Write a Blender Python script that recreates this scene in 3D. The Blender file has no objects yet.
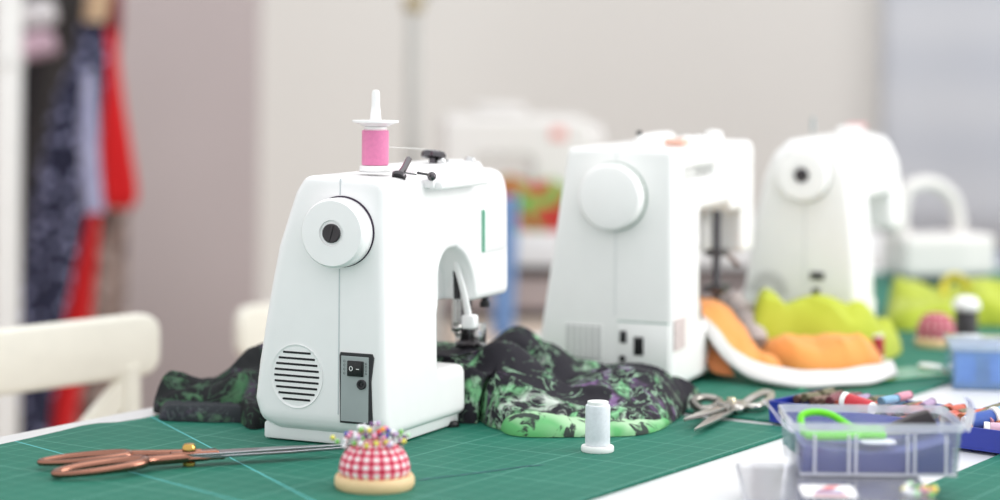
import bpy, bmesh, math, random
import numpy as np
from mathutils import Vector, Matrix, noise
R = math.radians
rnd = random.Random(7)
SC = bpy.context.scene
COL = SC.collection
T = 0.75                      # table top height
F, U0, V0, H, RHO = 2200.0, 500.0, 50.0, 0.427, 0.009
CZ = T + H
# ------------------------------------------------------------------ camera
cam_d = bpy.data.cameras.new('camera'); cam = bpy.data.objects.new('camera', cam_d); COL.objects.link(cam)
cam.matrix_world = Matrix.Translation((0, 0, CZ)) @ Matrix.Rotation(R(90), 4, 'X') @ Matrix.Rotation(RHO, 4, 'Z')
cam_d.sensor_width = 36; cam_d.lens = 36 * F / 1000; cam_d.shift_y = -(250 - V0) / 1000
cam_d.clip_start = .05; cam_d.clip_end = 60
cam_d.dof.use_dof = True; cam_d.dof.focus_distance = 2.33; cam_d.dof.aperture_fstop = 1.85
SC.camera = cam

def ray(u, v):
    xl, yl = (u - U0) / F, (V0 - v) / F
    c, s = math.cos(RHO), math.sin(RHO)
    return Vector((xl * c - yl * s, 1, xl * s + yl * c))
def at(u, v, z=T):            # point of the horizontal plane z seen at a pixel of the photograph
    d = ray(u, v); k = (z - CZ) / d.z
    return Vector((d.x * k, k, z))
def pd(u, v, Y):              # point at depth Y
    d = ray(u, v); return Vector((d.x * Y, Y, CZ + d.z * Y))
YAW = R(33.2)
D1 = Vector((math.sin(YAW), math.cos(YAW), 0)); D2 = Vector((math.cos(YAW), -math.sin(YAW), 0))
def st(p): return p.dot(D1), p.dot(D2)
def fst(s, t, z=T): p = D1 * s + D2 * t; return Vector((p.x, p.y, z))

# ------------------------------------------------------------------ materials
def lin(c):
    return tuple(((x / 255) / 12.92 if x / 255 <= .04045 else ((x / 255 + .055) / 1.055) ** 2.4) for x in c) + (1,)
class NT:
    def __init__(s, name):
        s.m = bpy.data.materials.new(name); s.m.use_nodes = True
        s.n = s.m.node_tree.nodes; s.l = s.m.node_tree.links
        s.b = s.n['Principled BSDF']; s.out = s.n['Material Output']
    def add(s, t, **k):
        x = s.n.new(t)
        for a, b in k.items(): setattr(x, a, b)
        return x
    def put(s, sock, v):
        if isinstance(v, bpy.types.NodeSocket): s.l.new(v, sock)
        else: sock.default_value = v
    def math(s, op, a, b=0.0, c=None):
        x = s.add('ShaderNodeMath', operation=op); s.put(x.inputs[0], a); s.put(x.inputs[1], b)
        if c is not None: s.put(x.inputs[2], c)
        return x.outputs[0]
    def mix(s, fac, a, b):
        x = s.add('ShaderNodeMix', data_type='RGBA'); s.put(x.inputs[0], fac); s.put(x.inputs[6], a); s.put(x.inputs[7], b)
        return x.outputs[2]
    def noise(s, vec, scale, detail=3, dist=0.0, rough=.5):
        x = s.add('ShaderNodeTexNoise'); s.put(x.inputs['Vector'], vec)
        x.inputs['Scale'].default_value = scale; x.inputs['Detail'].default_value = detail
        x.inputs['Distortion'].default_value = dist; x.inputs['Roughness'].default_value = rough
        return x.outputs['Fac']
    def ramp(s, fac, stops, interp='LINEAR'):
        x = s.add('ShaderNodeValToRGB'); s.put(x.inputs[0], fac); e = x.color_ramp.elements; x.color_ramp.interpolation = interp
        while len(e) < len(stops): e.new(.5)
        for q, (p, c) in zip(e, stops): q.position = p; q.color = c
        return x.outputs[0]
    def obj(s): return s.add('ShaderNodeTexCoord').outputs['Object']
    def uv(s): return s.add('ShaderNodeTexCoord').outputs['UV']
    def sep(s, v):
        x = s.add('ShaderNodeSeparateXYZ'); s.put(x.inputs[0], v); return x.outputs
    def bump(s, h, strength=.2, dist=.001):
        x = s.add('ShaderNodeBump'); x.inputs['Strength'].default_value = strength; x.inputs['Distance'].default_value = dist
        s.put(x.inputs['Height'], h); s.l.new(x.outputs[0], s.b.inputs['Normal'])
    def base(s, v): s.put(s.b.inputs['Base Color'], v)
_pm = {}
def pm(name, c, rough=.5, metal=0.0, var=.04, scale=40, bump=0.0, spec=.5, sheen=0.0, coat=0.0):
    if name in _pm: return _pm[name]
    t = NT(name); o = t.obj(); col = lin(c)
    n = t.noise(o, scale, 3)
    d = tuple(max(0, x * (1 - var)) for x in col[:3]) + (1,); e = tuple(min(1, x * (1 + var)) for x in col[:3]) + (1,)
    t.base(t.ramp(n, [(.3, d), (.7, e)]))
    t.b.inputs['Roughness'].default_value = rough; t.b.inputs['Metallic'].default_value = metal
    t.b.inputs['Specular IOR Level'].default_value = spec
    t.b.inputs['Sheen Weight'].default_value = sheen; t.b.inputs['Coat Weight'].default_value = coat
    if bump: t.bump(t.noise(o, scale * 6, 2), bump, .0005)
    _pm[name] = t.m; return t.m
WHITE = pm('white_plastic', (242, 241, 241), .34, var=.01)
WHITE2 = pm('cream_plastic', (241, 241, 239), .38, var=.01)
GREYP = pm('grey_plastic', (158, 166, 166), .45)
BLACK = pm('black_plastic', (18, 17, 20), .4)
CHARC = pm('charcoal_plastic', (38, 36, 40), .35)
SLOT = pm('vent_slot_black', (22, 22, 26), .8)
STEEL = pm('polished_steel', (190, 188, 185), .22, 1.0)
DSTEEL = pm('dark_steel', (95, 92, 95), .25, 1.0)
CHROME = pm('chrome', (215, 215, 215), .1, 1.0)
COPPER = pm('copper', (150, 106, 90), .2, 1.0)
BRASS = pm('brass', (196, 158, 88), .25, 1.0)
WOOD = None
SYM = pm('switch_symbol_white', (235, 235, 235), .5)
LAMIN = pm('white_laminate', (226, 226, 227), .3, var=.01)
CHAIRW = pm('cream_painted_wood', (233, 230, 218), .4, var=.02)

def cloth(name, c, c2=None, var=.12, scale=22, rough=.9, weave=.35):
    t = NT(name); o = t.obj()
    a = lin(c); b = lin(c2) if c2 else tuple(min(1, x * (1 + var)) for x in a[:3]) + (1,)
    t.base(t.mix(t.noise(o, scale, 4, .5), a, b)); t.b.inputs['Roughness'].default_value = rough
    t.b.inputs['Sheen Weight'].default_value = .15; t.b.inputs['Specular IOR Level'].default_value = .2
    t.bump(t.noise(o, 700, 2), weave, .0006); return t.m
def floral(name, shift=(0, 0, 0), base=(36, 34, 41), green=(128, 196, 140), thr=.0, white=(196, 205, 196), lilac=(126, 96, 140)):
    t = NT(name); o = t.obj()
    mp = t.add('ShaderNodeMapping'); mp.inputs['Location'].default_value = shift; t.l.new(o, mp.inputs[0]); o = mp.outputs[0]
    n1 = t.noise(o, 11, 3, 1.8, .55); n2 = t.noise(o, 8, 2, 1.6); n3 = t.noise(o, 34, 4, 1.6, .6); n4 = t.noise(o, 24, 3, 2.6, .5)
    B = lin(base)
    patch = t.ramp(n1, [(.51 + thr, (0, 0, 0, 1)), (.57 + thr, (1, 1, 1, 1))])
    pc = t.ramp(n2, [(.38, lin(lilac)), (.46, lin((62, 54, 68))), (.52, lin(green)), (.57, lin((82, 120, 88))), (.64, lin(white))])
    pc2 = t.mix(t.ramp(n3, [(.47, (0, 0, 0, 1)), (.57, (1, 1, 1, 1))]), pc, B)
    col = t.mix(patch, B, pc2)
    rd = t.math('ABSOLUTE', t.math('SUBTRACT', n4, .5)); lines = t.ramp(rd, [(.008, (1, 1, 1, 1)), (.03, (0, 0, 0, 1))])
    reg = t.ramp(n1, [(.45 + thr, (0, 0, 0, 1)), (.50 + thr, (.75, .75, .75, 1)), (.60 + thr, (.75, .75, .75, 1)), (.66 + thr, (0, 0, 0, 1))])
    col = t.mix(t.math('MULTIPLY', lines, reg), col, lin(tuple(.5 * (p + q) for p, q in zip(white, green))))
    t.base(col); t.b.inputs['Roughness'].default_value = .75; t.b.inputs['Specular IOR Level'].default_value = .25
    t.bump(t.noise(o, 600, 2), .25, .0005); return t.m
def thread_mat(name, c, rough=.55):
    t = NT(name); o = t.obj(); z = t.sep(o)[2]
    w = t.math('SINE', t.math('MULTIPLY', z, 2 * math.pi / .0011))
    w2 = t.noise(o, 260, 2)
    a = lin(c); b = tuple(x * .82 for x in a[:3]) + (1,)
    t.base(t.mix(t.math('MULTIPLY_ADD', w, .25, w2), b, a)); t.b.inputs['Roughness'].default_value = rough
    t.b.inputs['Sheen Weight'].default_value = .2
    t.bump(w, .35, .0004); return t.m
def gingham(name, nu, nv, red=(190, 38, 66), pale=(246, 236, 234), dull=0):
    t = NT(name); x, y, _ = t.sep(t.uv())
    def stripe(c, n): return t.math('GREATER_THAN', t.math('FRACT', t.math('MULTIPLY', c, n)), .5)
    s = t.math('MULTIPLY', t.math('ADD', stripe(x, nu), stripe(y, nv)), .5)
    mid = tuple(.5 * (p + q) for p, q in zip(red, pale)); mid = (mid[0] + 10, mid[1] - 25, mid[2] - 15)
    t.base(t.ramp(s, [(0, lin(pale)), (.25, lin(mid)), (.75, lin(red))], 'CONSTANT')); t.b.inputs['Roughness'].default_value = .9
    t.bump(t.noise(t.obj(), 900, 2), .3, .0006); return t.m
def clear(name, tint=(255, 255, 255), haze=.12, hazecol=(240, 242, 250), rough=.08):
    t = NT(name); n, l = t.n, t.l; n.remove(t.b)
    tr = t.add('ShaderNodeBsdfTransparent'); tr.inputs[0].default_value = lin(tint)
    gl = t.add('ShaderNodeBsdfGlossy'); gl.inputs['Roughness'].default_value = rough; gl.inputs[0].default_value = (1, 1, 1, 1)
    df = t.add('ShaderNodeBsdfTranslucent'); df.inputs[0].default_value = lin(hazecol)
    d2 = t.add('ShaderNodeBsdfDiffuse'); d2.inputs[0].default_value = lin(hazecol)
    ms = t.add('ShaderNodeMixShader'); ms.inputs[0].default_value = .5; l.new(df.outputs[0], ms.inputs[1]); l.new(d2.outputs[0], ms.inputs[2])
    m1 = t.add('ShaderNodeMixShader'); l.new(tr.outputs[0], m1.inputs[1]); l.new(ms.outputs[0], m1.inputs[2])
    hz = t.math('MULTIPLY_ADD', t.noise(t.obj(), 60, 2), haze * .4, haze * .8); l.new(hz, m1.inputs[0])
    lw = t.add('ShaderNodeLayerWeight'); lw.inputs[0].default_value = .25
    m2 = t.add('ShaderNodeMixShader'); l.new(t.math('MULTIPLY', lw.outputs['Fresnel'], .8), m2.inputs[0]); l.new(m1.outputs[0], m2.inputs[1]); l.new(gl.outputs[0], m2.inputs[2])
    l.new(m2.outputs[0], t.out.inputs[0]); return t.m
def wood(name, c, c2):
    t = NT(name); o = t.obj(); mp = t.add('ShaderNodeMapping'); mp.inputs['Scale'].default_value = (1, 6, 6); t.l.new(o, mp.inputs[0])
    t.base(t.mix(t.noise(mp.outputs[0], 30, 4, 1.5), lin(c), lin(c2))); t.b.inputs['Roughness'].default_value = .5; return t.m
WOOD = wood('pale_wood', (226, 190, 140), (240, 210, 165))

# ------------------------------------------------------------------ mesh helpers
I4 = Matrix.Identity(4)
def TR(x, y, z): return Matrix.Translation((x, y, z))
def orient(p, d): return Matrix.Translation(p) @ Vector(d).to_track_quat('Z', 'Y').to_matrix().to_4x4()
def box(bm, lo, hi, bev=0.0, seg=2, M=I4, mi=0):
    lo, hi = Vector(lo), Vector(hi); b = bmesh.new(); bmesh.ops.create_cube(b, size=1)
    for v in b.verts: v.co = Vector([(lo[i] + hi[i]) / 2 + v.co[i] * (hi[i] - lo[i]) for i in range(3)])
    if bev: bmesh.ops.bevel(b, geom=b.edges[:], offset=bev, segments=seg, affect='EDGES', profile=.5)
    merge(bm, b, M, mi)
def merge(bm, b, M=I4, mi=None):
    b.verts.index_update(); vs = [bm.verts.new(M @ v.co) for v in b.verts]
    for f in b.faces:
        try: g = bm.faces.new([vs[v.index] for v in f.verts])
        except ValueError: continue
        g.material_index = f.material_index if mi is None else mi
    b.free()
def lathe(bm, prof, n=32, M=I4, mi=0, uv=False, sx=1.0, sy=1.0):
    rings = []
    for r, z in prof:
        if r < 1e-6: rings.append([bm.verts.new(M @ Vector((0, 0, z)))])
        else: rings.append([bm.verts.new(M @ Vector((sx * r * math.cos(2 * math.pi * k / n), sy * r * math.sin(2 * math.pi * k / n), z))) for k in range(n)])
    ul = bm.loops.layers.uv.verify() if uv else None
    for i in range(len(rings) - 1):
        a, b = rings[i], rings[i + 1]
        for k in range(n):
            k2 = (k + 1) % n
            if len(a) == 1 and len(b) == 1: continue
            if len(a) == 1: vs = [a[0], b[k2], b[k]]; uvs = [(k / n, i), ((k + 1) / n, i + 1), (k / n, i + 1)]
            elif len(b) == 1: vs = [a[k], a[k2], b[0]]; uvs = [(k / n, i), ((k + 1) / n, i), (k / n, i + 1)]
            else: vs = [a[k], a[k2], b[k2], b[k]]; uvs = [(k / n, i), ((k + 1) / n, i), ((k + 1) / n, i + 1), (k / n, i + 1)]
            f = bm.faces.new(vs); f.material_index = mi
            if uv:
                for lp, q in zip(f.loops, uvs): lp[ul].uv = (q[0], q[1] / (len(rings) - 1))
    for rg, top in ((rings[0], False), (rings[-1], True)):
        if len(rg) > 1:
            f = bm.faces.new(rg if top else rg[::-1]); f.material_index = mi
def cr(pts, n=6, closed=False):
    pts = [Vector(p) for p in pts]; out = []; m = len(pts)
    for i in range(m if closed else m - 1):
        g = lambda k: pts[k % m] if closed else pts[max(0, min(m - 1, k))]
        p0, p1, p2, p3 = g(i - 1), g(i), g(i + 1), g(i + 2)
        for j in range(n):
            t = j / n
            out.append(.5 * ((2 * p1) + (p2 - p0) * t + (2 * p0 - 5 * p1 + 4 * p2 - p3) * t * t + (3 * p1 - p0 - 3 * p2 + p3) * t ** 3))
    if not closed: out.append(pts[-1])
    return out
def tube(bm, pts, r, n=8, closed=False, mi=0, flat=1.0, up=None):
    pts = [Vector(p) for p in pts]; m = len(pts); rings = []; up = Vector(up) if up else None
    nrm = None
    for i, p in enumerate(pts):
        if closed: d = pts[(i + 1) % m] - pts[i - 1]
        else: d = pts[min(m - 1, i + 1)] - pts[max(0, i - 1)]
        if d.length < 1e-9: d = Vector((0, 0, 1))
        d.normalize()
        if up: a = d.cross(up)
        else:
            if nrm is None: nrm = d.orthogonal()
            nrm = nrm - d * nrm.dot(d); a = nrm.copy()
        a.normalize(); nrm = a if not up else nrm; b = a.cross(d)
        rr = r[i] if isinstance(r, (list, tuple)) else r
        rings.append([bm.verts.new(p + a * rr * math.cos(2 * math.pi * k / n) + b * rr * flat * math.sin(2 * math.pi * k / n)) for k in range(n)])
    for i in range(m if closed else m - 1):
        a, b = rings[i], rings[(i + 1) % m]
        for k in range(n):
            f = bm.faces.new([a[k], a[(k + 1) % n], b[(k + 1) % n], b[k]]); f.material_index = mi
    if not closed:
        for q in (rings[0][::-1], rings[-1]):
            f = bm.faces.new(q); f.material_index = mi
def prism(bm, poly, z0, z1, M=I4, mi=0, bev=0.0, seg=2):
    b = bmesh.new(); lo = [b.verts.new((p[0], p[1], z0)) for p in poly]; hi = [b.verts.new((p[0], p[1], z1)) for p in poly]; n = len(poly)
    b.faces.new(lo[::-1]); b.faces.new(hi)
    for k in range(n): b.faces.new([lo[k], lo[(k + 1) % n], hi[(k + 1) % n], hi[k]])
    bmesh.ops.recalc_face_normals(b, faces=b.faces[:])
    if bev: bmesh.ops.bevel(b, geom=[e for e in b.edges if abs(e.verts[0].co.z - e.verts[1].co.z) < 1e-7], offset=bev, segments=seg, affect='EDGES', profile=.5)
    merge(bm, b, M, mi)
def grid(bm, rows, mi=0, closed=False):
    vs = [[bm.verts.new(p) for p in r] for r in rows]
    for i in range(len(vs) - 1):
        n = len(vs[i])
        for k in range(n if closed else n - 1):
            f = bm.faces.new([vs[i][k], vs[i][(k + 1) % n], vs[i + 1][(k + 1) % n], vs[i + 1][k]]); f.material_index = mi
    return vs
def sphere(bm, c, r, n=12, m=8, mi=0, sz=1.0):
    lathe(bm, [(r * math.sin(math.pi * i / m), -r * sz * math.cos(math.pi * i / m)) for i in range(m + 1)], n, TR(*c), mi)
def obj(name, bm, mats, parent=None, smooth=35, fix=True):
    if fix: bmesh.ops.recalc_face_normals(bm, faces=bm.faces[:])
    me = bpy.data.meshes.new(name); bm.to_mesh(me); bm.free()
    for m in (mats if isinstance(mats, (list, tuple)) else [mats]): me.materials.append(m)
    if smooth:
        me.shade_smooth(); me.set_sharp_from_angle(angle=R(smooth))
    o = bpy.data.objects.new(name, me); COL.objects.link(o)
    if parent: o.parent = parent
    return o
def tag(o, label, cat, group=None, kind=None):
    o['label'] = label; o['category'] = cat
    if group: o['group'] = group
    if kind: o['kind'] = kind
    return o
def thing(name, label, cat, loc=(0, 0, 0), rz=0.0, group=None):
    o = bpy.data.objects.new(name, None); COL.objects.link(o); o.empty_display_size = .03
    o.location = loc; o.rotation_euler = (0, 0, rz); return tag(o, label, cat, group)
def struct(name, bm, m, smooth=0):
    o = obj(name, bm, m, smooth=smooth); o['kind'] = 'structure'; return o
def copy_thing(root, loc, rz, label, group=None):
    r = root.copy(); COL.objects.link(r); r.location = loc; r.rotation_euler = (0, 0, rz); r['label'] = label
    if group: r['group'] = group
    for ch in list(root.children):
        c = ch.copy(); COL.objects.link(c); c.parent = r
        for g in list(ch.children):
            d = g.copy(); COL.objects.link(d); d.parent = c
    return r
BM = bmesh.new

# ---- signed-distance bodies: evaluate on a grid, extract with surface nets
def surfnet(f, lo, hi, h):
    ax = [np.arange(lo[i], hi[i] + h, h) for i in range(3)]
    X, Y, Z = np.meshgrid(*ax, indexing='ij'); D = f(X, Y, Z).astype(np.float64); del X, Y, Z
    nx, ny, nz = D.shape; S = D < 0
    acc = np.zeros((nx - 1, ny - 1, nz - 1, 3)); cnt = np.zeros((nx - 1, ny - 1, nz - 1))
    corners = [(i, j, k) for i in (0, 1) for j in (0, 1) for k in (0, 1)]
    sl = lambda c: (slice(c[0], nx - 1 + c[0]), slice(c[1], ny - 1 + c[1]), slice(c[2], nz - 1 + c[2]))
    for a in corners:
        for d in range(3):
            if a[d]: continue
            b = list(a); b[d] = 1
            da, db = D[sl(a)], D[sl(b)]; m = (da < 0) != (db < 0)
            t = np.where(m, da / np.where(m, da - db, 1), 0)
            for q in range(3): acc[..., q] += np.where(m, a[q] + (t if q == d else 0), 0)
            cnt += m
    act = cnt > 0; idx = -np.ones(act.shape, int); idx[act] = np.arange(act.sum())
    ii = np.argwhere(act); P = (ii + acc[act] / cnt[act][:, None]) * h + np.array(lo)
    faces = []
    for d in range(3):
        a = [slice(None)] * 3; b = [slice(None)] * 3; a[d] = slice(0, -1); b[d] = slice(1, None)
        sa, sb = S[tuple(a)], S[tuple(b)]; e = np.argwhere(sa != sb); o1, o2 = (d + 1) % 3, (d + 2) % 3
        ok = (e[:, o1] > 0) & (e[:, o2] > 0) & (e[:, o1] < act.shape[o1]) & (e[:, o2] < act.shape[o2]); e = e[ok]
        q = []
        for (x, y) in ((-1, -1), (0, -1), (0, 0), (-1, 0)):
            g = e.copy(); g[:, o1] += x; g[:, o2] += y; q.append(idx[g[:, 0], g[:, 1], g[:, 2]])
        q = np.stack(q, 1); fl = ~sa[e[:, 0], e[:, 1], e[:, 2]]; q[fl] = q[fl][:, ::-1]; faces.append(q)
    return P, np.concatenate(faces)
def sdf_obj(name, f, lo, hi, h, m, parent):
    P, Q = surfnet(f, lo, hi, h); me = bpy.data.meshes.new(name)
    me.from_pydata(P.tolist(), [], Q.tolist()); me.materials.append(m); me.shade_smooth(); me.update()
    o = bpy.data.objects.new(name, me); COL.objects.link(o); o.parent = parent; return o
def sd_poly(px, py, poly):
    d = np.full(px.shape, 1e9); s = np.ones(px.shape); n = len(poly)
    for i in range(n):
        ax_, ay_ = poly[i]; bx, by = poly[i - 1]; ex, ey = bx - ax_, by - ay_; wx, wy = px - ax_, py - ay_
        t = np.clip((wx * ex + wy * ey) / (ex * ex + ey * ey), 0, 1)
        d = np.minimum(d, (wx - ex * t) ** 2 + (wy - ey * t) ** 2)
        c1, c2, c3 = py >= ay_, py < by, ex * wy > ey * wx
        s = np.where((c1 & c2 & c3) | (~c1 & ~c2 & ~c3), -s, s)
    return s * np.sqrt(d)
def sd_rbox2(x, z, x0, x1, z0, z1, r00, r01, r10, r11):     # radii: near-bottom, near-top, far-bottom, far-top
    cx, cz = (x0 + x1) / 2, (z0 + z1) / 2; px, pz = x - cx, z - cz
    r = np.where(px < 0, np.where(pz < 0, r00, r01), np.where(pz < 0, r10, r11))
    qx, qz = np.abs(px) - (x1 - x0) / 2 + r, np.abs(pz) - (z1 - z0) / 2 + r
    return np.minimum(np.maximum(qx, qz), 0) + np.hypot(np.maximum(qx, 0), np.maximum(qz, 0)) - r
def sd_box3(X, Y, Z, lo, hi, r=0.0):
    q = [np.abs(A - (lo[i] + hi[i]) / 2) - (hi[i] - lo[i]) / 2 + r for i, A in enumerate((X, Y, Z))]
    return np.minimum(np.maximum(np.maximum(q[0], q[1]), q[2]), 0) + np.sqrt(sum(np.maximum(a, 0) ** 2 for a in q)) - r
def inter_round(a, b, r):
    a, b = a + r, b + r
    return np.minimum(np.maximum(a, b), 0) + np.hypot(np.maximum(a, 0), np.maximum(b, 0)) - r
def smax(a, b, k):
    h = np.clip(.5 + .5 * (a - b) / k, 0, 1); return b + (a - b) * h + k * h * (1 - h)

def heap(name, poly, hills, m, parent=None, base=.015, edge=.02, z0=T, nang=150, rings=34, amp=.008, dirn=(1, .3), sl=7, sc=26, seed=0, fine=.0015, org=None):
    P = cr([Vector((p[0], p[1], 0)) for p in poly], max(2, nang // len(poly)), True)
    c = Vector(org + (0,)) if org else sum(P, Vector()) / len(P); n = len(P); bm = BM(); rows = []
    dv = Vector((dirn[0], dirn[1], 0)).normalized(); pv = Vector((-dv.y, dv.x, 0)); off = Vector((seed * 3.1, seed * 1.7, seed))
    def hh(p):
        z = base
        for (x, y, h, sx, sy, a) in hills:
            dx, dy = p.x - x, p.y - y; ca, sa = math.cos(a), math.sin(a)
            e = ((dx * ca + dy * sa) / sx) ** 2 + ((-dx * sa + dy * ca) / sy) ** 2
            z = max(z, base + (h - base) * math.exp(-.5 * e)) if True else z
        w = noise.noise(p * 9 + off) * .05
        q = Vector((p.dot(dv) * sl, (p.dot(pv) + w) * sc, 0)) + off
        r1 = 1 - 2 * abs(noise.noise(q)); r2 = noise.noise(q * 2.3)
        return z + amp * (r1 * .8 + r2 * .5) * (.35 + min(1, z / .05)) + fine * noise.noise(p * 120 + off)
    for i in range(rings + 1):
        t = i / rings; r = 1 - (1 - t) ** 1.8; row = []
        for p in P:
            q = c + (p - c) * r; d = (1 - r) * (p - c).length
            e = edge * (1 + .35 * noise.noise(q * 14 + off))
            pr = math.sqrt(max(0, 1 - (1 - min(1, d / e)) ** 2))
            z = max(.003, hh(q)) * pr
            row.append(Vector((q.x, q.y, z0 + .0006 + z)))
        rows.append(row)
    vs = grid(bm, rows[1:], closed=True); bm.faces.new(vs[0])
    o = obj(name, bm, m, parent, smooth=70); return o

def spool(name, label, cat, loc, r, h, mat, group=None, rot=None, flange=None, core=None, cap_r=None):
    o = thing(name, label, cat, loc, 0, group); fl = flange or r * 1.3
    if rot: o.rotation_euler = rot
    bm = BM(); lathe(bm, [(fl * .97, 0), (fl, .001), (fl, .0045), (fl * .96, .006), (r * .8, .0065), (r * .8, h - .004), (r * .86, h - .0025), (r * .84, h - .0003), (r * .4, h), (r * .38, h - .004), (0, h - .004)], 40)
    obj('core', bm, core or WHITE2, o)
    bm = BM(); lathe(bm, [(r * .8, .0064), (r * .97, .0068), (r, .009), (r * .995, h * .5), (r, h - .006), (r * .97, h - .0042), (r * .8, h - .0038)], 40)
    obj('thread', bm, mat, o); return o

# ================================================================== SETTING
t = NT('floor_boards'); o = t.obj(); t.base(t.mix(t.noise(o, 3, 4, .5), lin((176, 158, 142)), lin((196, 180, 164)))); t.b.inputs['Roughness'].default_value = .45
bm = BM(); box(bm, (-7, -1.5, -.1), (7, 9, 0)); struct('floor', bm, t.m)
S_WALL = 6.0; S_END = 5.0
def wallmat(name, c, band=None):
    t = NT(name); o = t.obj()
    col = t.mix(t.noise(o, 2.5, 3), lin(c), lin([x + 3 for x in c]))
    t.base(col); t.b.inputs['Roughness'].default_value = .85; t.bump(t.noise(o, 180, 2), .05, .001); return t.m
k = S_END / ray(259, 200).dot(D1); CORNER = ray(259, 200) * k; T_LEFT = CORNER.dot(D2)
Mst = Matrix(((D1.x, D2.x, 0, 0), (D1.y, D2.y, 0, 0), (0, 0, 1, 0), (0, 0, 0, 1)))     # (s, t, z) -> world
bm = BM(); box(bm, (S_WALL, T_LEFT - 1.6, 0), (S_WALL + .1, 3.2, 2.7), M=Mst); struct('wall_back', bm, wallmat('white_wall_paint', (230, 227, 222)))
bm = BM(); box(bm, (1.5, T_LEFT - .1, 0), (S_END, T_LEFT, 2.7), M=Mst); struct('wall_left', bm, wallmat('mauve_wall_paint', (186, 174, 174)))

# sewing table and cutting mats -------------------------------------------------
tl = .5 * (at(0, 435).dot(D2) + at(160, 406.5).dot(D2)); s_far = at(965, 263).dot(D1)
tbl = thing('sewing_table', 'long white topped work table carrying the row of sewing machines', 'table', fst(2, tl + .8, 0), -YAW + R(90))
# table frame: local x = D1, local y = -D2
def tloc(s, t_): return (s - 2, -(t_ - (tl + .8)))
x0, y0 = tloc(.7, tl); x1, y1 = tloc(s_far, tl + 1.7)
bm = BM(); box(bm, (x0, y1, T - .035), (x1, y0, T), .003); obj('tabletop', bm, LAMIN, tbl)
bm = BM(); box(bm, (x0 + .08, y1 + .08, T - .11), (x1 - .08, y0 - .08, T - .0355), .003); obj('apron', bm, LAMIN, tbl)
for sx in (x0 + .1, x1 - .1):
    for sy in (y0 - .1, y1 + .1):
        bm = BM(); box(bm, (sx - .03, sy - .03, 0), (sx + .03, sy + .03, T - .1105), .004); obj('leg', bm, LAMIN, tbl)
t_r = .5 * (at(602, 498).dot(D2) + at(780, 438).dot(D2)); s_gap = at(738, 424.5).dot(D1)
def mat_material(name, diag=()):
    t = NT(name); o = t.obj(); x, y, _ = t.sep(o)
    col = t.mix(t.noise(o, 9, 4, .6), lin((24, 101, 83)), lin((35, 113, 93)))
    def line(c, per, w):
        f = t.math('ABSOLUTE', t.math('SUBTRACT', t.math('FRACT', t.math('DIVIDE', c, per)), .5)); return t.math('LESS_THAN', f, w / per / 2)
    P = .0254
    g = t.math('MAXIMUM', line(x, P, .0009), line(y, P, .0009)); col = t.mix(t.math('MULTIPLY', g, .22), col, lin((150, 205, 195)))
    g = t.math('MAXIMUM', line(x, P * 5, .0014), line(y, P * 5, .0014)); col = t.mix(t.math('MULTIPLY', g, .22), col, lin((160, 215, 205)))
    for nx, ny, c in diag:
        dd = t.math('ABSOLUTE', t.math('ADD', t.math('ADD', t.math('MULTIPLY', x, nx), t.math('MULTIPLY', y, ny)), -c))
        col = t.mix(t.math('MULTIPLY', t.math('LESS_THAN', dd, .0009), .75), col, lin((110, 205, 210)))
    t.base(col); t.b.inputs['Roughness'].default_value = .6; t.b.inputs['Specular IOR Level'].default_value = .22
    t.bump(t.noise(o, 500, 2), .12, .0004); return t.m
MT = .003
def mat(name, label, pts, material, org):
    bm = BM(); prism(bm, [(p.dot(D1) - org[0], p.dot(D2) - org[1]) for p in pts][::-1], 0, MT, mi=0)
    for v in bm.verts: v.co.y *= -1
    o = obj(name, bm, material, smooth=0); o.matrix_world = Matrix.Translation(fst(org[0], org[1], T + .0004)) @ Matrix.Rotation(-YAW + R(90), 4, 'Z')
    return tag(o, label, 'cutting mat', 'green cutting mats')
ORG = (1.9, tl)
def dline(a, b):
    p = [Vector((q.dot(D1) - ORG[0], -(q.dot(D2) - ORG[1]))) for q in (at(*a), at(*b))]
    d = (p[1] - p[0]).normalized(); n = (-d.y, d.x); return (n[0], n[1], n[0] * p[0].x + n[1] * p[0].y)
lefts = [at(u, v) for u, v in ((-25, 453.5), (0, 447.5), (30, 441), (60, 434), (82, 428.5), (98, 426), (118, 425), (140, 421.5), (162, 417))]
lt = lefts[-1].dot(D2)
ptsA = [fst(.85, lefts[0].dot(D2))] + lefts + [fst(s_gap, lt), fst(s_gap, t_r), fst(.85, t_r)]
matA = mat('cutting_mat', 'green gridded cutting mat under the copper scissors and front machine', ptsA, mat_material('mat_print_front', [dline((152, 420), (299, 497)), dline((18, 445), (200, 494))]), ORG)
matB = mat('cutting_mat', 'green cutting mat beyond the gap, under the orange and lime fabrics',
    [fst(s_gap + .03, lt), fst(s_far - .12, lt), fst(s_far - .12, t_r), fst(s_gap + .03, t_r)], mat_material('mat_print_rear'), (s_gap + .03, lt))
tc = at(905, 497).dot(D2)
matC = mat('cutting_mat', 'green cutting mat at the front corner beside the clear plastic cases',
    [fst(.85, tc), fst(at(995, 455).dot(D1) + .1, tc), fst(at(995, 455).dot(D1) + .1, tl + 1.66), fst(.85, tl + 1.66)], mat_material('mat_print_corner'), (1.3, tc))
ZM = T + MT + .0006           # top of the mats
bm = BM(); ik = cr([at(u, v, ZM) for u, v in ((412, 481), (440, 477.5), (470, 474), (500, 470), (525, 466.5), (545, 465))], 8)
prof = []
for i, p in enumerate(ik):
    w = .0017 * (1 + 1.4 * noise.noise(Vector((i * .9, 3, 0)))) * (1 if 2 < i < len(ik) - 3 else .5); prof.append([p + Vector((0, -w, .0003)), p + Vector((0, w, .0003))])
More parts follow.
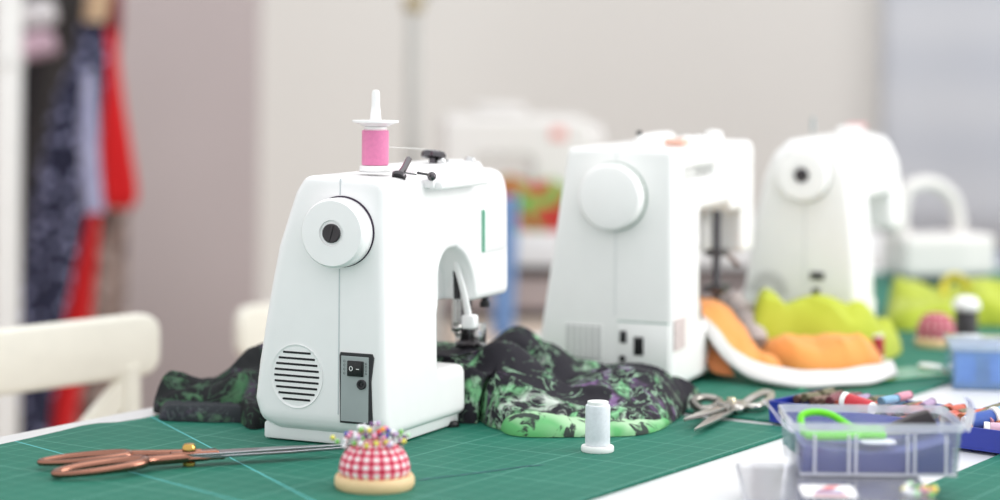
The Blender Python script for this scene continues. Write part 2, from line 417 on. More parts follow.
grid(bm, prof); ink = obj('ink_streak', bm, pm('navy_ink', (30, 84, 100), .6, var=.2)); ink.parent = matA; ink.matrix_parent_inverse = matA.matrix_world.inverted(); ink['label'] = 'dark blue ink streak'

# ================================================================== MACHINES
def frame_wheel(root, c, r, th, hub=True, name='hand_wheel', mat=WHITE):
    inner = [(r * .38, th + .0004), (r * .36, th - .0015), (0, th - .0015)] if hub else [(r * .8, th + .0012), (0, th + .002)]
    # axis along local -x
    M = orient(c, (-1, 0, 0)); bm = BM()
    lathe(bm, [(r * .97, 0), (r, .002), (r, th * .75), (r * .985, th * .88), (r * .93, th)] + inner, 64, M)
    w = obj(name, bm, mat, root)
    if hub:
        bm = BM(); lathe(bm, [(r * .275, th - .0014), (r * .275, th + .001), (r * .25, th + .0018), (0, th + .0012)], 40, M); box(bm, (-r * .24, -.0012, th + .0012), (r * .24, .0012, th + .0026), .0004, 1, M @ Matrix.Rotation(R(75), 4, 'Z'))
        h = obj('hub_cap', bm, pm('hub_dark', (44, 38, 42), .35), w); h['label'] = 'dark hub cap'
    return w
def machine_root(name, label, px, rz_deg, group='sewing machines on the table'):
    p = at(px[0], px[1], ZM) if len(px) == 2 else Vector(px)
    return thing(name, label, 'sewing machine', p, R(90 - rz_deg), group)

# ---- front machine
m1 = machine_root('sewing_machine', 'white sewing machine nearest the pincushion, with pink thread spool on top', (338, 448), 25); S1 = Vector((.935, 1.055, 1.016)); m1.scale = S1; E1 = lambda x, y, z: m1.location + Matrix.Rotation(R(65), 3, 'Z') @ Vector((x * S1.x, y * S1.y, z * S1.z))
secM1 = [(-.040, .022), (-.036, .270), (.034, .273), (.0425, .260), (.051, .235), (.061, .205), (.069, .165), (.076, .125), (.083, .08), (.087, .045), (.082, .030), (.070, .022)]
def f1(X, Y, Z):
    d = inter_round(sd_poly(Y, Z, secM1) - .013, sd_rbox2(X, Z, 0, .338, .008, .286, .026, .009, .02, .042), .0105)
    d = smax(d, -sd_box3(X, Y, Z, (.138, -.2, .068), (.5, .2, .134), .006), .01)                 # throat
    rec = sd_rbox2(X, Z, .139, .240, .02, .198, .005, .032, .005, .066); rec = np.maximum(rec, Y + .014); d = smax(d, -np.maximum(rec, -(Z - .1)), .006)
    d = smax(d, -sd_box3(X, Y, Z, (.212, -.2, -.1), (.5, -.012, .1), .004), .012)                # free arm
    d = smax(d, -sd_box3(X, Y, Z, (.212, .062, -.1), (.5, .3, .1), .004), .012)
    d = smax(d, -sd_box3(X, Y, Z, (.212, -.2, -.1), (.5, .3, .02), .004), .006)
    return d
sdf_obj('body', f1, (-.012, -.07, -.002), (.352, .116, .298), .0026, WHITE, m1)
bm = BM()
prism(bm, [(.012, -.045), (.205, -.045), (.205, .092), (.012, .092)], .001, .02, bev=.003); obj('base_plinth', bm, WHITE, m1)
for (x, y) in ((.02, -.035), (.195, -.04), (.02, .08), (.195, .08)):
    pass
frame_wheel(m1, (.0, -.002, .2255), .0362, .024)
bm = BM(); lathe(bm, [(.0372, -.001), (.0372, .0008), (.036, .0012)], 64, orient((.0, -.0022, .226), (-1, 0, 0))); g = obj('wheel_recess', bm, pm('shadow_gap_plum', (52, 36, 58), .7), m1)
bm = BM(); box(bm, (-.0006, -.0006, .264), (.004, .0006, .281)); obj('seam', bm, pm('seam_grey', (196, 202, 204), .6), m1); bm = BM(); box(bm, (-.0006, -.0006, .035), (.004, .0006, .187)); obj('seam', bm, pm('seam_grey', (196, 202, 204), .6), m1)
# oval vent with nine slots
vc, vy, vz = (0, .0485, .0715), .0305, .0335
M = orient((-.0008, vc[1], vc[2]), (-1, 0, 0))
def ell(a, b, n=56): return [(a * math.cos(2 * math.pi * k / n), b * math.sin(2 * math.pi * k / n)) for k in range(n)]
bm = BM()
def ring_face(bm, a0, b0, a1, b1, x0, x1, cy, cz, n=56, mi=0):
    rows = []
    for a, b, x in ((a0, b0, .001), (a0, b0, x0), (a1, b1, x1), (a1, b1, .001)):
        rows.append([Vector((x, cy + p[0], cz + p[1])) for p in ell(a, b, n)])
    grid(bm, rows, mi, True)
ring_face(bm, vy, vz, vy * .93, vz * .94, -.0012, -.0004, vc[1], vc[2]); bm.faces.new([bm.verts.new((-.0003, vc[1] + p[0], vc[2] + p[1])) for p in ell(vy * .935, vz * .945)])
vent = obj('vent_grille', bm, WHITE, m1); bm = BM()
for i in range(9):
    z = (i - 4) * .00615; w = vy * .86 * math.sqrt(max(0, 1 - (z / (vz * .93)) ** 2)); w = max(w, .012)
    box(bm, (-.0009, vc[1] - w, vc[2] + z - .00115), (.002, vc[1] + w, vc[2] + z + .00115), .0004, 1)
sl = obj('vent_slots', bm, SLOT, vent); sl['label'] = 'black vent slots'
# switch panel
py0, py1, pz0, pz1 = -.0395, -.0015, .027, .1005
bm = BM(); prism(bm, [(py0, pz0), (py1 - .001, pz0), (py1, pz1 - .003), (py1 - .001, pz1), (py0 + .001, pz1), (py0 - .001, pz1 - .004), (py0 + .002, pz0 + .045)], 0, .0035, M=Matrix(((0, 0, -1, .0018), (1, 0, 0, 0), (0, 1, 0, 0), (0, 0, 0, 1))), bev=.0006, seg=1)
sp = obj('switch_panel', bm, CHARC, m1); sp['label'] = 'black framed grey switch panel'
bm = BM(); box(bm, (-.0021, py0 + .0045, pz0 + .002), (0, py1 - .002, pz1 - .0035), .0004, 1); obj('grey_plate', bm, GREYP, sp)
bm = BM(); box(bm, (-.0046, -.0295, .0765), (-.001, -.0115, .0925), .0008, 2); box(bm, (-.0062, -.0282, .078), (-.004, -.0205, .091), .0008, 2, mi=0)
rs = obj('rocker_switch', bm, BLACK, sp)
bm = BM(); tube(bm, [(-.0047, -.0162 + .0017 * math.cos(a), .0845 + .0022 * math.sin(a)) for a in [2 * math.pi * k / 20 for k in range(20)]], .00045, 5, True)
tube(bm, [(-.0064, -.0262, .0845), (-.0064, -.0228, .0845)], .00045, 5); 
for i in range(4):                                                        # tiny printed marks beside the rocker
    tube(bm, [(-.0022, -.0075 + .0009 * math.cos(a), .079 + i * .0042 + .0012 * math.sin(a)) for a in [2 * math.pi * k / 10 for k in range(10)]], .0002, 4, True, mi=1)
    tube(bm, [(-.0022, -.0322 + .0009 * math.cos(a), .080 + i * .0034 + .001 * math.sin(a)) for a in [2 * math.pi * k / 10 for k in range(10)]], .0002, 4, True, mi=1)
obj('switch_marks', bm, [SYM, CHARC], sp)
bm = BM(); lathe(bm, [(.0052, 0), (.0052, .0018), (.0042, .0024), (.003, .0022), (.003, .0006), (.0012, .0006), (.0012, .002), (0, .002)], 24, orient((-.002, -.0275, .0685), (-1, 0, 0))); ps = obj('power_socket', bm, CHARC, sp)
# spool pin with cap plate
sx, sy = .066, -.008; zt = .285
bm = BM(); lathe(bm, [(.0175, 0), (.0172, .001), (.0045, .0012), (.0032, .02), (.003, .084), (0, .085)], 32, TR(sx, sy, zt))
pin = obj('spool_pin', bm, WHITE, m1)
bm = BM(); lathe(bm, [(.0035, .0005), (.014, 0), (.017, .002), (.0245, .0042), (.0245, .0062), (.006, .0066), (.0052, .016), (.0044, .022), (.0042, .036), (.003, .0385), (0, .039)], 40, TR(sx, sy, zt + .0492))
obj('spool_cap', bm, WHITE, pin)
# raised top cover, handle, thread guides
bm = BM(); prism(bm, [(.105, -.036), (.29, -.036), (.314, -.022), (.314, .02), (.29, .03), (.12, .03)], .274, .2895, bev=.008, seg=4); obj('top_cover', bm, WHITE, m1, smooth=50)
bm = BM(); hp = [(.085, -.049, .276), (.12, -.058, .270), (.24, -.058, .270), (.265, -.049, .276)]
box(bm, (.105, -.068, .266), (.235, -.052, .276), .0035, 3); box(bm, (.1, -.06, .268), (.112, -.04, .278), .002); box(bm, (.226, -.06, .268), (.24, -.04, .278), .002)
cb = obj('carry_handle', bm, WHITE, m1)
bm = BM(); tube(bm, cr([(.10, -.056, .281), (.085, -.06, .2835), (.066, -.058, .286)], 5), .0014, 8); sphere(bm, (.1, -.058, .281), .005, 12, 8); sphere(bm, (.066, -.058, .286), .0018, 10, 6); obj('thread_hook', bm, DSTEEL, m1)
bm = BM(); lathe(bm, [(.0075, 0), (.0078, .003), (.006, .0045), (0, .005)], 24, TR(.056, -.040, .2815) @ Matrix.Rotation(R(35), 4, 'Y')); obj('bobbin_stop', bm, DSTEEL, m1)
bm = BM(); tube(bm, [(.056, -.041, .284), (.062, -.043, .290), (.073, -.044, .3005)], .0034, 10); tube(bm, [(.058, -.041, .287), (.07, -.054, .284)], .0009, 6); obj('bobbin_winder', bm, pm('smoky_steel', (130, 126, 128), .2, 1.0), m1)
bm = BM(); lathe(bm, [(.0045, 0), (.0045, .006), (.0135, .0075), (.014, .012), (.012, .0145), (0, .0155)], 28, TR(.205, -.012, .288) @ Matrix.Rotation(R(14), 4, 'Y')); obj('thread_tension_disc', bm, DSTEEL, m1)
bm = BM(); sphere(bm, (.205, -.023, .291), .0055, 10, 8); tube(bm, [(.205, -.023, .291), (.225, -.02, .291)], .003, 8); obj('thread_guide', bm, CHROME, m1)
bm = BM(); lathe(bm, [(.0065, 0), (.0065, .008), (.005, .0105), (0, .011)], 20, TR(.275, -.025, .284) @ Matrix.Rotation(R(20), 4, 'X')); obj('thread_guide', bm, CHROME, m1)
bm = BM(); tube(bm, cr([(.080, -.012, .312), (.14, -.013, .3085), (.205, -.014, .3045)], 6), .0003, 4); obj('thread_strand', bm, WHITE2, m1)
# face panel on the head and its mint seam
bm = BM(); box(bm, (.256, -.0535, .188), (.2574, -.049, .236)); fs = obj('panel_seam', bm, pm('mint_seam', (120, 186, 158), .6), m1)
bm = BM(); box(bm, (.2574, -.0528, .188), (.32, -.049, .236), .001, 2); obj('light_cover', bm, WHITE, m1)
# lever, needle bar, presser foot
bm = BM(); tube(bm, cr([(.222, -.030, .190), (.226, -.034, .17), (.232, -.038, .148), (.238, -.042, .118)], 6), [.004 + .0018 * i / 18 for i in range(19)], 10, flat=.7)
box(bm, (.231, -.052, .103), (.246, -.036, .119), .003, 2, TR(0, 0, 0)); obj('presser_lever', bm, WHITE, m1, smooth=50)
bm = BM(); tube(bm, [(.222, -.024, .1905), (.229, -.027, .178), (.237, -.028, .16), (.2385, -.0285, .136)], .004, 8); obj('lever_slot', bm, CHARC, m1)
NS = TR(.084, -.004, 0)
bm = BM(); tube(bm, [(.185, -.008, .136), (.185, -.008, .094)], .0034, 12); tube(bm, [(.196, -.008, .136), (.196, -.008, .085)], .003, 12); sphere(bm, (.183, -.012, .1), .006, 12, 8); sphere(bm, (.189, -.01, .093), .004, 12, 8); bm.transform(NS); obj('needle_bar', bm, STEEL, m1)
bm = BM(); tube(bm, [(.187, -.009, .093), (.187, -.009, .074)], .0007, 6); bm.transform(NS); obj('needle', bm, CHROME, m1)
bm = BM(); box(bm, (.208, -.016, .078), (.217, -.004, .136), .001); box(bm, (.205, -.025, .073), (.222, -.002, .082), .0012); bm.transform(NS); obj('presser_bar', bm, DSTEEL, m1)
bm = BM(); box(bm, (.218, -.024, .076), (.24, -.008, .1), .001); box(bm, (.222, -.03, .074), (.234, -.008, .0775), .0008); bm.transform(NS); obj('presser_foot', bm, CHROME, m1)
bm = BM(); tube(bm, [(.252, -.02, .136), (.252, -.02, .126)], .004, 10); lathe(bm, [(.006, 0), (.006, .006), (.003, .007), (.003, .012)], 16, TR(.252, -.02, .12)); bm.transform(TR(.062, -.01, 0)); obj('thread_cutter', bm, CHARC, m1)
for (x, y) in ((.03, -.03), (.19, -.044), (.03, .075), (.19, .075)):
    bm = BM(); lathe(bm, [(.009, -.0002), (.009, .003), (.006, .006)], 16, TR(x, y, 0)); ft = obj('foot', bm, BLACK, m1)

# pink spool on the pin
def m1p(x, y, z): return m1.matrix_basis @ Vector((x, y, z))
bpy.context.view_layer.update()
o = spool('thread_spool', 'pink thread spool standing on top of the front machine', 'thread spool', E1(sx, sy, zt + .0014), .0147, .0484, thread_mat('pink_thread', (234, 130, 178)), flange=.017)

# ---- second machine
m2 = machine_root('sewing_machine', 'white sewing machine with plain round wheel disc and slanted side, beside the orange fabric', (614, 392), 22)
secM2 = [(-.068, .012), (-.066, .296), (.0585, .297), (.098, .03), (.098, .012)]
def f2(X, Y, Z):
    d = inter_round(sd_poly(Y, Z, secM2) - .007, sd_rbox2(X, Z, 0, .375, .006, .304, .008, .006, .02, .02), .006)
    d = smax(d, -sd_box3(X, Y, Z, (.12, -.2, .075), (.262, .2, .222), .01), .008)
    d = smax(d, -sd_box3(X, Y, Z, (.255, -.2, .075), (.5, .2, .15), .01), .008)
    d = smax(d, -sd_box3(X, Y, Z, (.275, -.2, -.1), (.5, -.03, .1), .01), .008)
    d = smax(d, -sd_box3(X, Y, Z, (.25, -.2, .075), (.318, -.025, .21), .01), .006)
    d = smax(d, -sd_box3(X, Y, Z, (.05, -.2, .262), (.19, -.045, .277), .004), .004)
    return d
sdf_obj('body', f2, (-.012, -.085, -.002), (.39, .118, .315), .003, WHITE2, m2)
frame_wheel(m2, (0, .002, .2425), .0415, .021, hub=False, mat=WHITE2)
bm = BM(); lathe(bm, [(.043, -.001), (.043, .0006), (.04, .001)], 64, orient((.0, .0015, .2425), (-1, 0, 0))); obj('wheel_recess', bm, pm('green_grey_gap', (150, 168, 158), .7), m2)
bm = BM(); box(bm, (-.0004, -.001, .095), (.003, .0, .2)); obj('seam', bm, pm('seam_pale', (206, 210, 210), .6), m2); bm = BM(); box(bm, (-.0004, -.001, .285), (.003, 0, .3)); obj('seam', bm, pm('seam_pale', (206, 210, 210), .6), m2)
SEAM2 = pm('seam_green_grey', (150, 172, 162), .6)
bm = BM(); box(bm, (-.002, -.0705, .0205), (.002, -.0045, .087), .001); p2 = obj('lower_panel', bm, WHITE2, m2)
bm = BM(); box(bm, (-.0012, -.0705, .0875), (.002, -.0045, .0893)); obj('panel_seam', bm, SEAM2, p2); bm = BM(); box(bm, (-.0012, -.0705, .0185), (.002, -.0045, .0203)); obj('panel_seam', bm, SEAM2, p2)
bm = BM(); box(bm, (-.0035, -.0165, .062), (0, -.0075, .077), .0008); obj('small_switch', bm, CHARC, p2)
bm = BM(); box(bm, (-.0035, -.0385, .0475), (0, -.026, .0705), .0008); box(bm, (-.0042, -.0365, .0605), (0, -.028, .0685), .0005); so = obj('power_socket', bm, BLACK, p2)
bm = BM(); lathe(bm, [(.0042, 0), (.0042, .003), (.0028, .0035), (0, .002)], 20, orient((-.001, -.0115, .0425), (-1, 0, 0))); obj('pedal_jack', bm, BLACK, p2)
bm = BM()
box(bm, (-.0012, .0155, .0395), (.002, .0655, .0815), .0005, 1, mi=1)
for i in range(6):
    for j in range(7):
        y = .0205 + i * .0080; z = .0425 + j * .0062; box(bm, (-.0016, y - .0028, z - .0014), (.001, y + .0028, z + .0014))
vg = obj('vent_grille', bm, [pm('vent_grey', (165, 165, 165), .7), WHITE2], m2)
bm = BM(); box(bm, (.006, -.0765, .054), (.05, -.074, .092)); st2 = obj('rating_sticker', bm, pm('faded_sticker', (205, 190, 188), .7, var=.12, scale=120), m2)
bm = BM(); lathe(bm, [(.010, 0), (.0095, .007), (.004, .008), (.003, .016), (0, .0165)], 20, TR(.03, -.02, .302)); obj('spool_post', bm, WHITE2, m2)
bm = BM(); lathe(bm, [(.0035, 0), (.0035, .005), (0, .006)], 12, TR(.03, -.02, .3185)); obj('spool_pin_tip', bm, BLACK, m2)
bm = BM(); tube(bm, cr([(.12, .01, .302), (.135, .01, .308), (.24, .01, .309), (.26, .01, .302)], 6), .007, 10); obj('carry_handle', bm, WHITE2, m2)
bm = BM(); lathe(bm, [(.012, 0), (.012, .008), (.008, .012), (0, .013)], 20, TR(.15, -.045, .302)); obj('bobbin_winder', bm, WHITE2, m2)
bm = BM(); lathe(bm, [(.014, 0), (.014, .006), (.005, .01), (0, .011)], 20, TR(.22, -.04, .302)); obj('bobbin_stop', bm, WHITE2, m2)
bm = BM(); lathe(bm, [(.012, 0), (.012, .01), (.009, .014), (0, .015)], 20, TR(.29, -.04, .302)); obj('pressure_dial', bm, WHITE2, m2)
bm = BM(); box(bm, (.10, -.056, .303), (.125, -.03, .312), .002); obj('thread_tension', bm, pm('salmon_plastic', (226, 178, 160), .5), m2)
bm = BM(); tube(bm, [(.272, -.05, .21), (.272, -.05, .085)], .0045, 10); tube(bm, [(.292, -.045, .21), (.292, -.045, .079)], .006, 10); box(bm, (.262, -.062, .098), (.304, -.034, .110), .002); box(bm, (.264, -.06, .148), (.3, -.036, .157), .002); obj('needle_bar', bm, DSTEEL, m2)
bm = BM(); tube(bm, [(.30, -.055, .15), (.318, -.06, .142), (.328, -.064, .132)], .0035, 8); obj('presser_lever', bm, pm('brown_grey_plastic', (132, 112, 108), .5), m2)

# ---- third machine
m3 = machine_root('sewing_machine', 'white round topped sewing machine with dark wheel hub behind the lime fabric', (806, 354), 21); m3.scale = (1.04,) * 3
secM3 = [(1.16 * a, b) for a, b in [(-.050, .012), (-.05, .1), (-.044, .19), (-.038, .245), (-.026, .272), (0, .281), (.02, .277), (.034, .262), (.044, .235), (.054, .18), (.064, .1), (.072, .03), (.07, .012)]]
def f3(X, Y, Z):
    d = inter_round(sd_poly(Y, Z, secM3) - .012, sd_rbox2(X, Z, 0, .36, .006, .300, .014, .014, .02, .03), .013)
    d = smax(d, -sd_box3(X, Y, Z, (.11, -.2, .07), (.28, .2, .205), .012), .01)
    d = smax(d, -sd_box3(X, Y, Z, (.27, -.2, .07), (.5, .2, .15), .012), .01)
    d = smax(d, -sd_box3(X, Y, Z, (.13, -.2, -.1), (.5, -.02, .1), .01), .01)
    return d
sdf_obj('body', f3, (-.012, -.085, -.002), (.375, .112, .31), .0032, WHITE2, m3)
frame_wheel(m3, (0, .004, .2425), .0355, .02, mat=WHITE2)
bm = BM(); lathe(bm, [(.038, -.001), (.038, .0006), (.035, .001)], 48, orient((0, .004, .2425), (-1, 0, 0))); obj('wheel_recess', bm, pm('pale_grey_gap', (190, 192, 188), .7), m3)
bm = BM(); box(bm, (-.0004, .003, .09), (.003, .0042, .2)); obj('seam', bm, pm('seam_pale', (206, 210, 210), .6), m3)
bm = BM()
for rr, n in ((.012, 7), (.0165, 10), (.021, 12), (.0255, 14)):
    for k in range(n):
        a = math.pi * (k + .5) / n * 1.1 - .1; c = Vector((-.0005, .053 + rr * math.cos(a), .083 + rr * math.sin(a)))
        lathe(bm, [(.0013, 0), (.0013, .001), (0, .0011)], 8, orient(c, (-1, 0, 0)))
obj('vent_holes', bm, pm('vent_hole_grey', (120, 120, 120), .8), m3)
bm = BM(); box(bm, (-.003, -.024, .1015), (.001, -.005, .1115), .001); obj('rocker_switch', bm, BLACK, m3)
bm = BM(); box(bm, (-.003, -.0175, .075), (.001, -.0085, .09), .001); obj('power_socket', bm, BLACK, m3)
bm = BM(); lathe(bm, [(.003, 0), (.0028, .02), (0, .021)], 10, TR(.03, 0, .299)); obj('spool_pin', bm, GREYP, m3)
bm = BM(); box(bm, (.13, -.035, .296), (.2, -.01, .303), .003); obj('carry_handle', bm, WHITE2, m3)
bm = BM(); tube(bm, [(.30, 0, .15), (.30, 0, .09)], .005, 8); obj('needle_bar', bm, DSTEEL, m3)
bm = BM(); box(bm, (.22, -.03, .298), (.245, -.005, .306), .002); obj('thread_tension', bm, pm('rose_plastic', (214, 160, 160), .5), m3)

# ---- far appliance with arched handle
pI = at(936, 284, T)
ir = thing('steam_iron', 'blurred white appliance with an arched handle at the far table end', 'iron', (pI.x, pI.y, T + .0045), R(20)); ir.scale = (.9,) * 3
def fi(X, Y, Z):
    d = inter_round(sd_poly(X, Y, [(-.09, -.04), (.03, -.055), (.1, -.04), (.1, .04), (.03, .055), (-.09, .04)]) - .012, np.abs(Z - .057) - .043, .014)
    return d
sdf_obj('body', fi, (-.12, -.085, .005), (.13, .085, .11), .004, pm('dove_white_plastic', (222, 219, 216), .4, var=.01), ir)
bm = BM(); prism(bm, [(-.08, -.04), (.03, -.05), (.09, -.035), (.09, .035), (.03, .05), (-.08, .04)], 0, .0135, bev=.002); obj('soleplate', bm, CHARC, ir)
bm = BM(); tube(bm, cr([(-.08, 0, .09), (-.085, 0, .15), (-.065, 0, .195), (-.01, 0, .203), (.035, 0, .175), (.052, 0, .13), (.053, 0, .088)], 8), .014, 14); tube(bm, cr([(-.082, 0, .09), (-.09, 0, .13), (-.082, 0, .17)], 6), .02, 12); obj('handle', bm, pm('dove_white_plastic', (222, 219, 216), .4, var=.01), ir)

# ---- machine on the back table
YB = 5.0
pb = pd(520, 228, YB); ZB = .775
m4 = machine_root('sewing_machine', 'blurred white sewing machine on the back cabinet by the wall', (pb.x - .185, YB + .1, ZB), 90 - 6, 'back table machine'); m4.rotation_euler.z = R(3); m4.scale = (.98, .98, .88)
def f4(X, Y, Z):
    d = inter_round(np.abs(Y) - .075, sd_rbox2(X, Z, 0, .36, .0, .285, .02, .03, .03, .05), .02)
    d = smax(d, -sd_box3(X, Y, Z, (.075, -.2, .07), (.215, .2, .18), .02), .012)
    d = smax(d, -sd_box3(X, Y, Z, (-.1, -.2, .07), (.085, .2, .12), .02), .012)
    return d
sdf_obj('body', f4, (-.015, -.09, -.004), (.375, .09, .30), .004, pm('dove_white_plastic', (222, 219, 216), .4, var=.01), m4)
bm = BM(); box(bm, (.255, -.078, .225), (.29, -.074, .255), .001); st4 = obj('badge', bm, pm('salmon_badge', (224, 150, 142), .6), m4)
bm = BM(); box(bm, (.08, -.04, .286), (.2, .04, .315), .01); obj('top_spool_box', bm, pm('dove_white_plastic', (222, 219, 216), .4, var=.01), m4)
bm = BM(); tube(bm, [(.05, -.02, .13), (.05, -.02, .075)], .008, 10); obj('needle_bar', bm, GREYP, m4)
bm = BM(); lathe(bm, [(.04, 0), (.04, .02), (.035, .025), (0, .025)], 32, orient((.358, 0, .22), (1, 0, 0))); obj('hand_wheel', bm, pm('dove_white_plastic', (222, 219, 216), .4, var=.01), m4)

# back table / drawer unit
bt = thing('back_cabinet', 'white topped low drawer unit by the back wall, seen between machines', 'cabinet', (pb.x, 5.05, 0), R(2))
bm = BM(); box(bm, (-.20, -.2, ZB - .075), (.80, .35, ZB), .004); obj('worktop', bm, LAMIN, bt)
MAUV = pm('taupe_drawer', (176, 162, 160), .6); 
bm = BM(); box(bm, (-.18, -.13, .0), (.78, .3, ZB - .0755)); obj('carcass', bm, pm('dark_gap', (88, 82, 84), .8), bt)
for (z0_, z1_, mm) in ((.60, .672, MAUV), (.30, .575, pm('beige_drawer', (212, 196, 182), .6)), (.03, .275, MAUV)):
    bm = BM(); box(bm, (-.17, -.16, z0_), (.77, -.1305, z1_), .004); d = obj('drawer', bm, mm, bt)
    bm = BM(); box(bm, (.3, -.175, z1_ - .03), (.5, -.161, z1_ - .018), .002); obj('handle', bm, DSTEEL, d)
# colourful fabric on the back table
t = NT('red_green_print'); oo = t.obj(); n = t.noise(oo, 12, 2, .8)
t.base(t.ramp(n, [(.36, lin((48, 130, 62))), (.46, lin((150, 176, 84))), (.52, lin((84, 146, 74))), (.56, lin((188, 60, 48))), (.66, lin((170, 40, 42)))])); t.b.inputs['Roughness'].default_value = .9
q = [pd(500, 232, 4.92), pd(540, 232, 4.9), pd(566, 230, 4.92)]
o = heap('printed_fabric', [(q[0].x - .03, 4.88), (q[1].x, 4.87), (q[2].x + .05, 4.88), (q[2].x + .06, 4.96), (q[1].x, 4.97), (q[0].x - .02, 4.96)], [(q[0].x + .02, 4.92, .11, .05, .06, 0), (q[1].x + .02, 4.92, .10, .05, .06, 0), (q[2].x, 4.92, .07, .06, .06, 0)], t.m, None, base=.05, z0=ZB, amp=.012, seed=4)
tag(o, 'red and green printed fabric heap on the back cabinet', 'fabric')
# blue cloth hanging down in front of the cabinet
bm = BM(); rows = []
for i in range(25):
    a = i / 24; p0, p1 = pd(497 - 3 * a, 196 + 140 * a, 4.72), pd(517 - 6 * a, 196 + 140 * a, 4.72); row = []
    for j in range(13):
        b = j / 12; p = p0.lerp(p1, b); p.y += .012 * math.sin(b * 12 + a * 2); row.append(p)
    rows.append(row)
grid(bm, rows); o = obj('blue_towel', bm, cloth('blue_cloth', (112, 146, 194), (130, 162, 206)), smooth=70); sd = o.modifiers.new('thick', 'SOLIDIFY'); sd.thickness = .006
tag(o, 'narrow blue cloth hanging in front of the back cabinet', 'cloth')

# ================================================================== FABRICS
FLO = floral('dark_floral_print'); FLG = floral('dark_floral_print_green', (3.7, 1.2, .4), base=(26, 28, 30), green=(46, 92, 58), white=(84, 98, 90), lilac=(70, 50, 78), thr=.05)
ff = thing('floral_fabric', 'black floral fabric with green and lilac print, under the front machine needle', 'fabric', (0, 0, T))
def loc(x, y):
    p = E1(x, y, 0); return (p.x, p.y)
front = [at(u, v, ZM) for u, v in ((476, 419), (492, 428), (520, 433), (580, 433), (640, 432), (672, 423), (688, 409))]
poly = [(p.x, p.y) for p in front] + [(.245, 2.64), (.19, 2.69), (.10, 2.735), (.03, 2.78), (-.03, 2.80), loc(.332, .03), loc(.27, .035), loc(.218, .03), loc(.216, -.058)]
l0, l1 = loc(.26, -.01), loc(.30, -.05)
fo = heap('draped_cloth', poly, [(l0[0], l0[1], .076, .05, .05, 0), (l1[0], l1[1], .080, .045, .05, 0), (.02, 2.68, .080, .035, .05, .5), (.06, 2.65, .060, .03, .05, 0), (.15, 2.59, .052, .05, .05, 0), (.20, 2.57, .036, .03, .04, 0), (-.03, 2.59, .06, .035, .035, 0), (.10, 2.64, .040, .05, .05, 0)], FLO, None, base=.02, z0=ZM, nang=220, rings=60, amp=.010, dirn=(.8, -.45), sl=5, sc=17, seed=1, edge=.035, fine=.001, org=(.06, 2.62))
fo.parent = ff; fo.location.z = -T
# lighter green turned edge along its front
GR = NT('pale_green_print'); oo = GR.obj(); n1 = GR.noise(oo, 38, 4, 1.4); n2 = GR.noise(oo, 14, 2, .6)
c = GR.mix(GR.ramp(n2, [(.42, (0, 0, 0, 1)), (.6, (1, 1, 1, 1))]), lin((92, 172, 104)), lin((170, 206, 166)))
GR.base(GR.mix(GR.ramp(n1, [(.54, (0, 0, 0, 1)), (.60, (1, 1, 1, 1))]), c, lin((46, 58, 52)))); GR.b.inputs['Roughness'].default_value = .8
pp = [at(u, v, ZM) for u, v in ((500, 430), (520, 437), (580, 437.5), (640, 435.5), (668, 426), (665, 417), (640, 418), (600, 421), (560, 421), (525, 419), (503, 420))]
go = heap('turned_edge', [(p.x, p.y) for p in pp], [(pp[0].x + .03, pp[1].y + .02, .020, .03, .02, 0)], GR.m, None, base=.0115, z0=ZM, amp=.006, dirn=(1, -.1), sl=6, sc=30, seed=6, edge=.022)
go.parent = ff; go.location.z = -T; go['label'] = 'pale green turned edge with dark specks'
# strip over the free arm and heap on the operator's side
bm = BM(); rows = []
for i in range(17):
    y = -.03 + i * .0085; row = []
    for j in range(13):
        x = .218 + j * .0102; z = MT + .001 + .0705 + .0025 * noise.noise(Vector((x * 50, y * 60, 2))) + .0018
        p = loc(x, y); row.append(Vector((p[0], p[1], z)))
    rows.append(row)
grid(bm, rows); s_ = obj('strip_under_needle', bm, FLO, ff, smooth=70); sd = s_.modifiers.new('thick', 'SOLIDIFY'); sd.thickness = .001; sd.offset = 1
lp = [(-.398, 2.568), (-.385, 2.532), (-.34, 2.518), (-.30, 2.508), loc(.06, .128), loc(.2, .13), loc(.33, .125), (-.205, 2.83), (-.30, 2.70), (-.355, 2.64)]
lo_ = heap('rolled_cloth', lp, [(-.378, 2.565, .037, .022, .02, 0), (-.335, 2.56, .028, .03, .03, 0), (-.27, 2.62, .066, .026, .06, -.3), (-.235, 2.68, .078, .035, .06, 0)], FLG, None, base=.02, z0=ZM, nang=180, rings=50, amp=.012, dirn=(1, .25), sl=6, sc=26, seed=2, edge=.022)
lo_.parent = ff; lo_.location.z = -T
bm = BM(); hp = [at(u, v, ZM + .001) for u, v in ((159, 417), (165, 420), (200, 421.5), (235, 422), (258, 422), (262, 416), (230, 414), (190, 412), (165, 411))]
hf = heap('folded_hem', [(p.x, p.y) for p in hp], [(hp[2].x, hp[2].y, .016, .3, .1, 0)], floral('dark_hem_print', (1, 2, 3), base=(46, 50, 54), green=(70, 84, 80), white=(86, 90, 92), lilac=(62, 62, 70), thr=.06), None, base=.016, z0=ZM, amp=.002, seed=9, edge=.012); hf.parent = ff; hf.location.z = -T

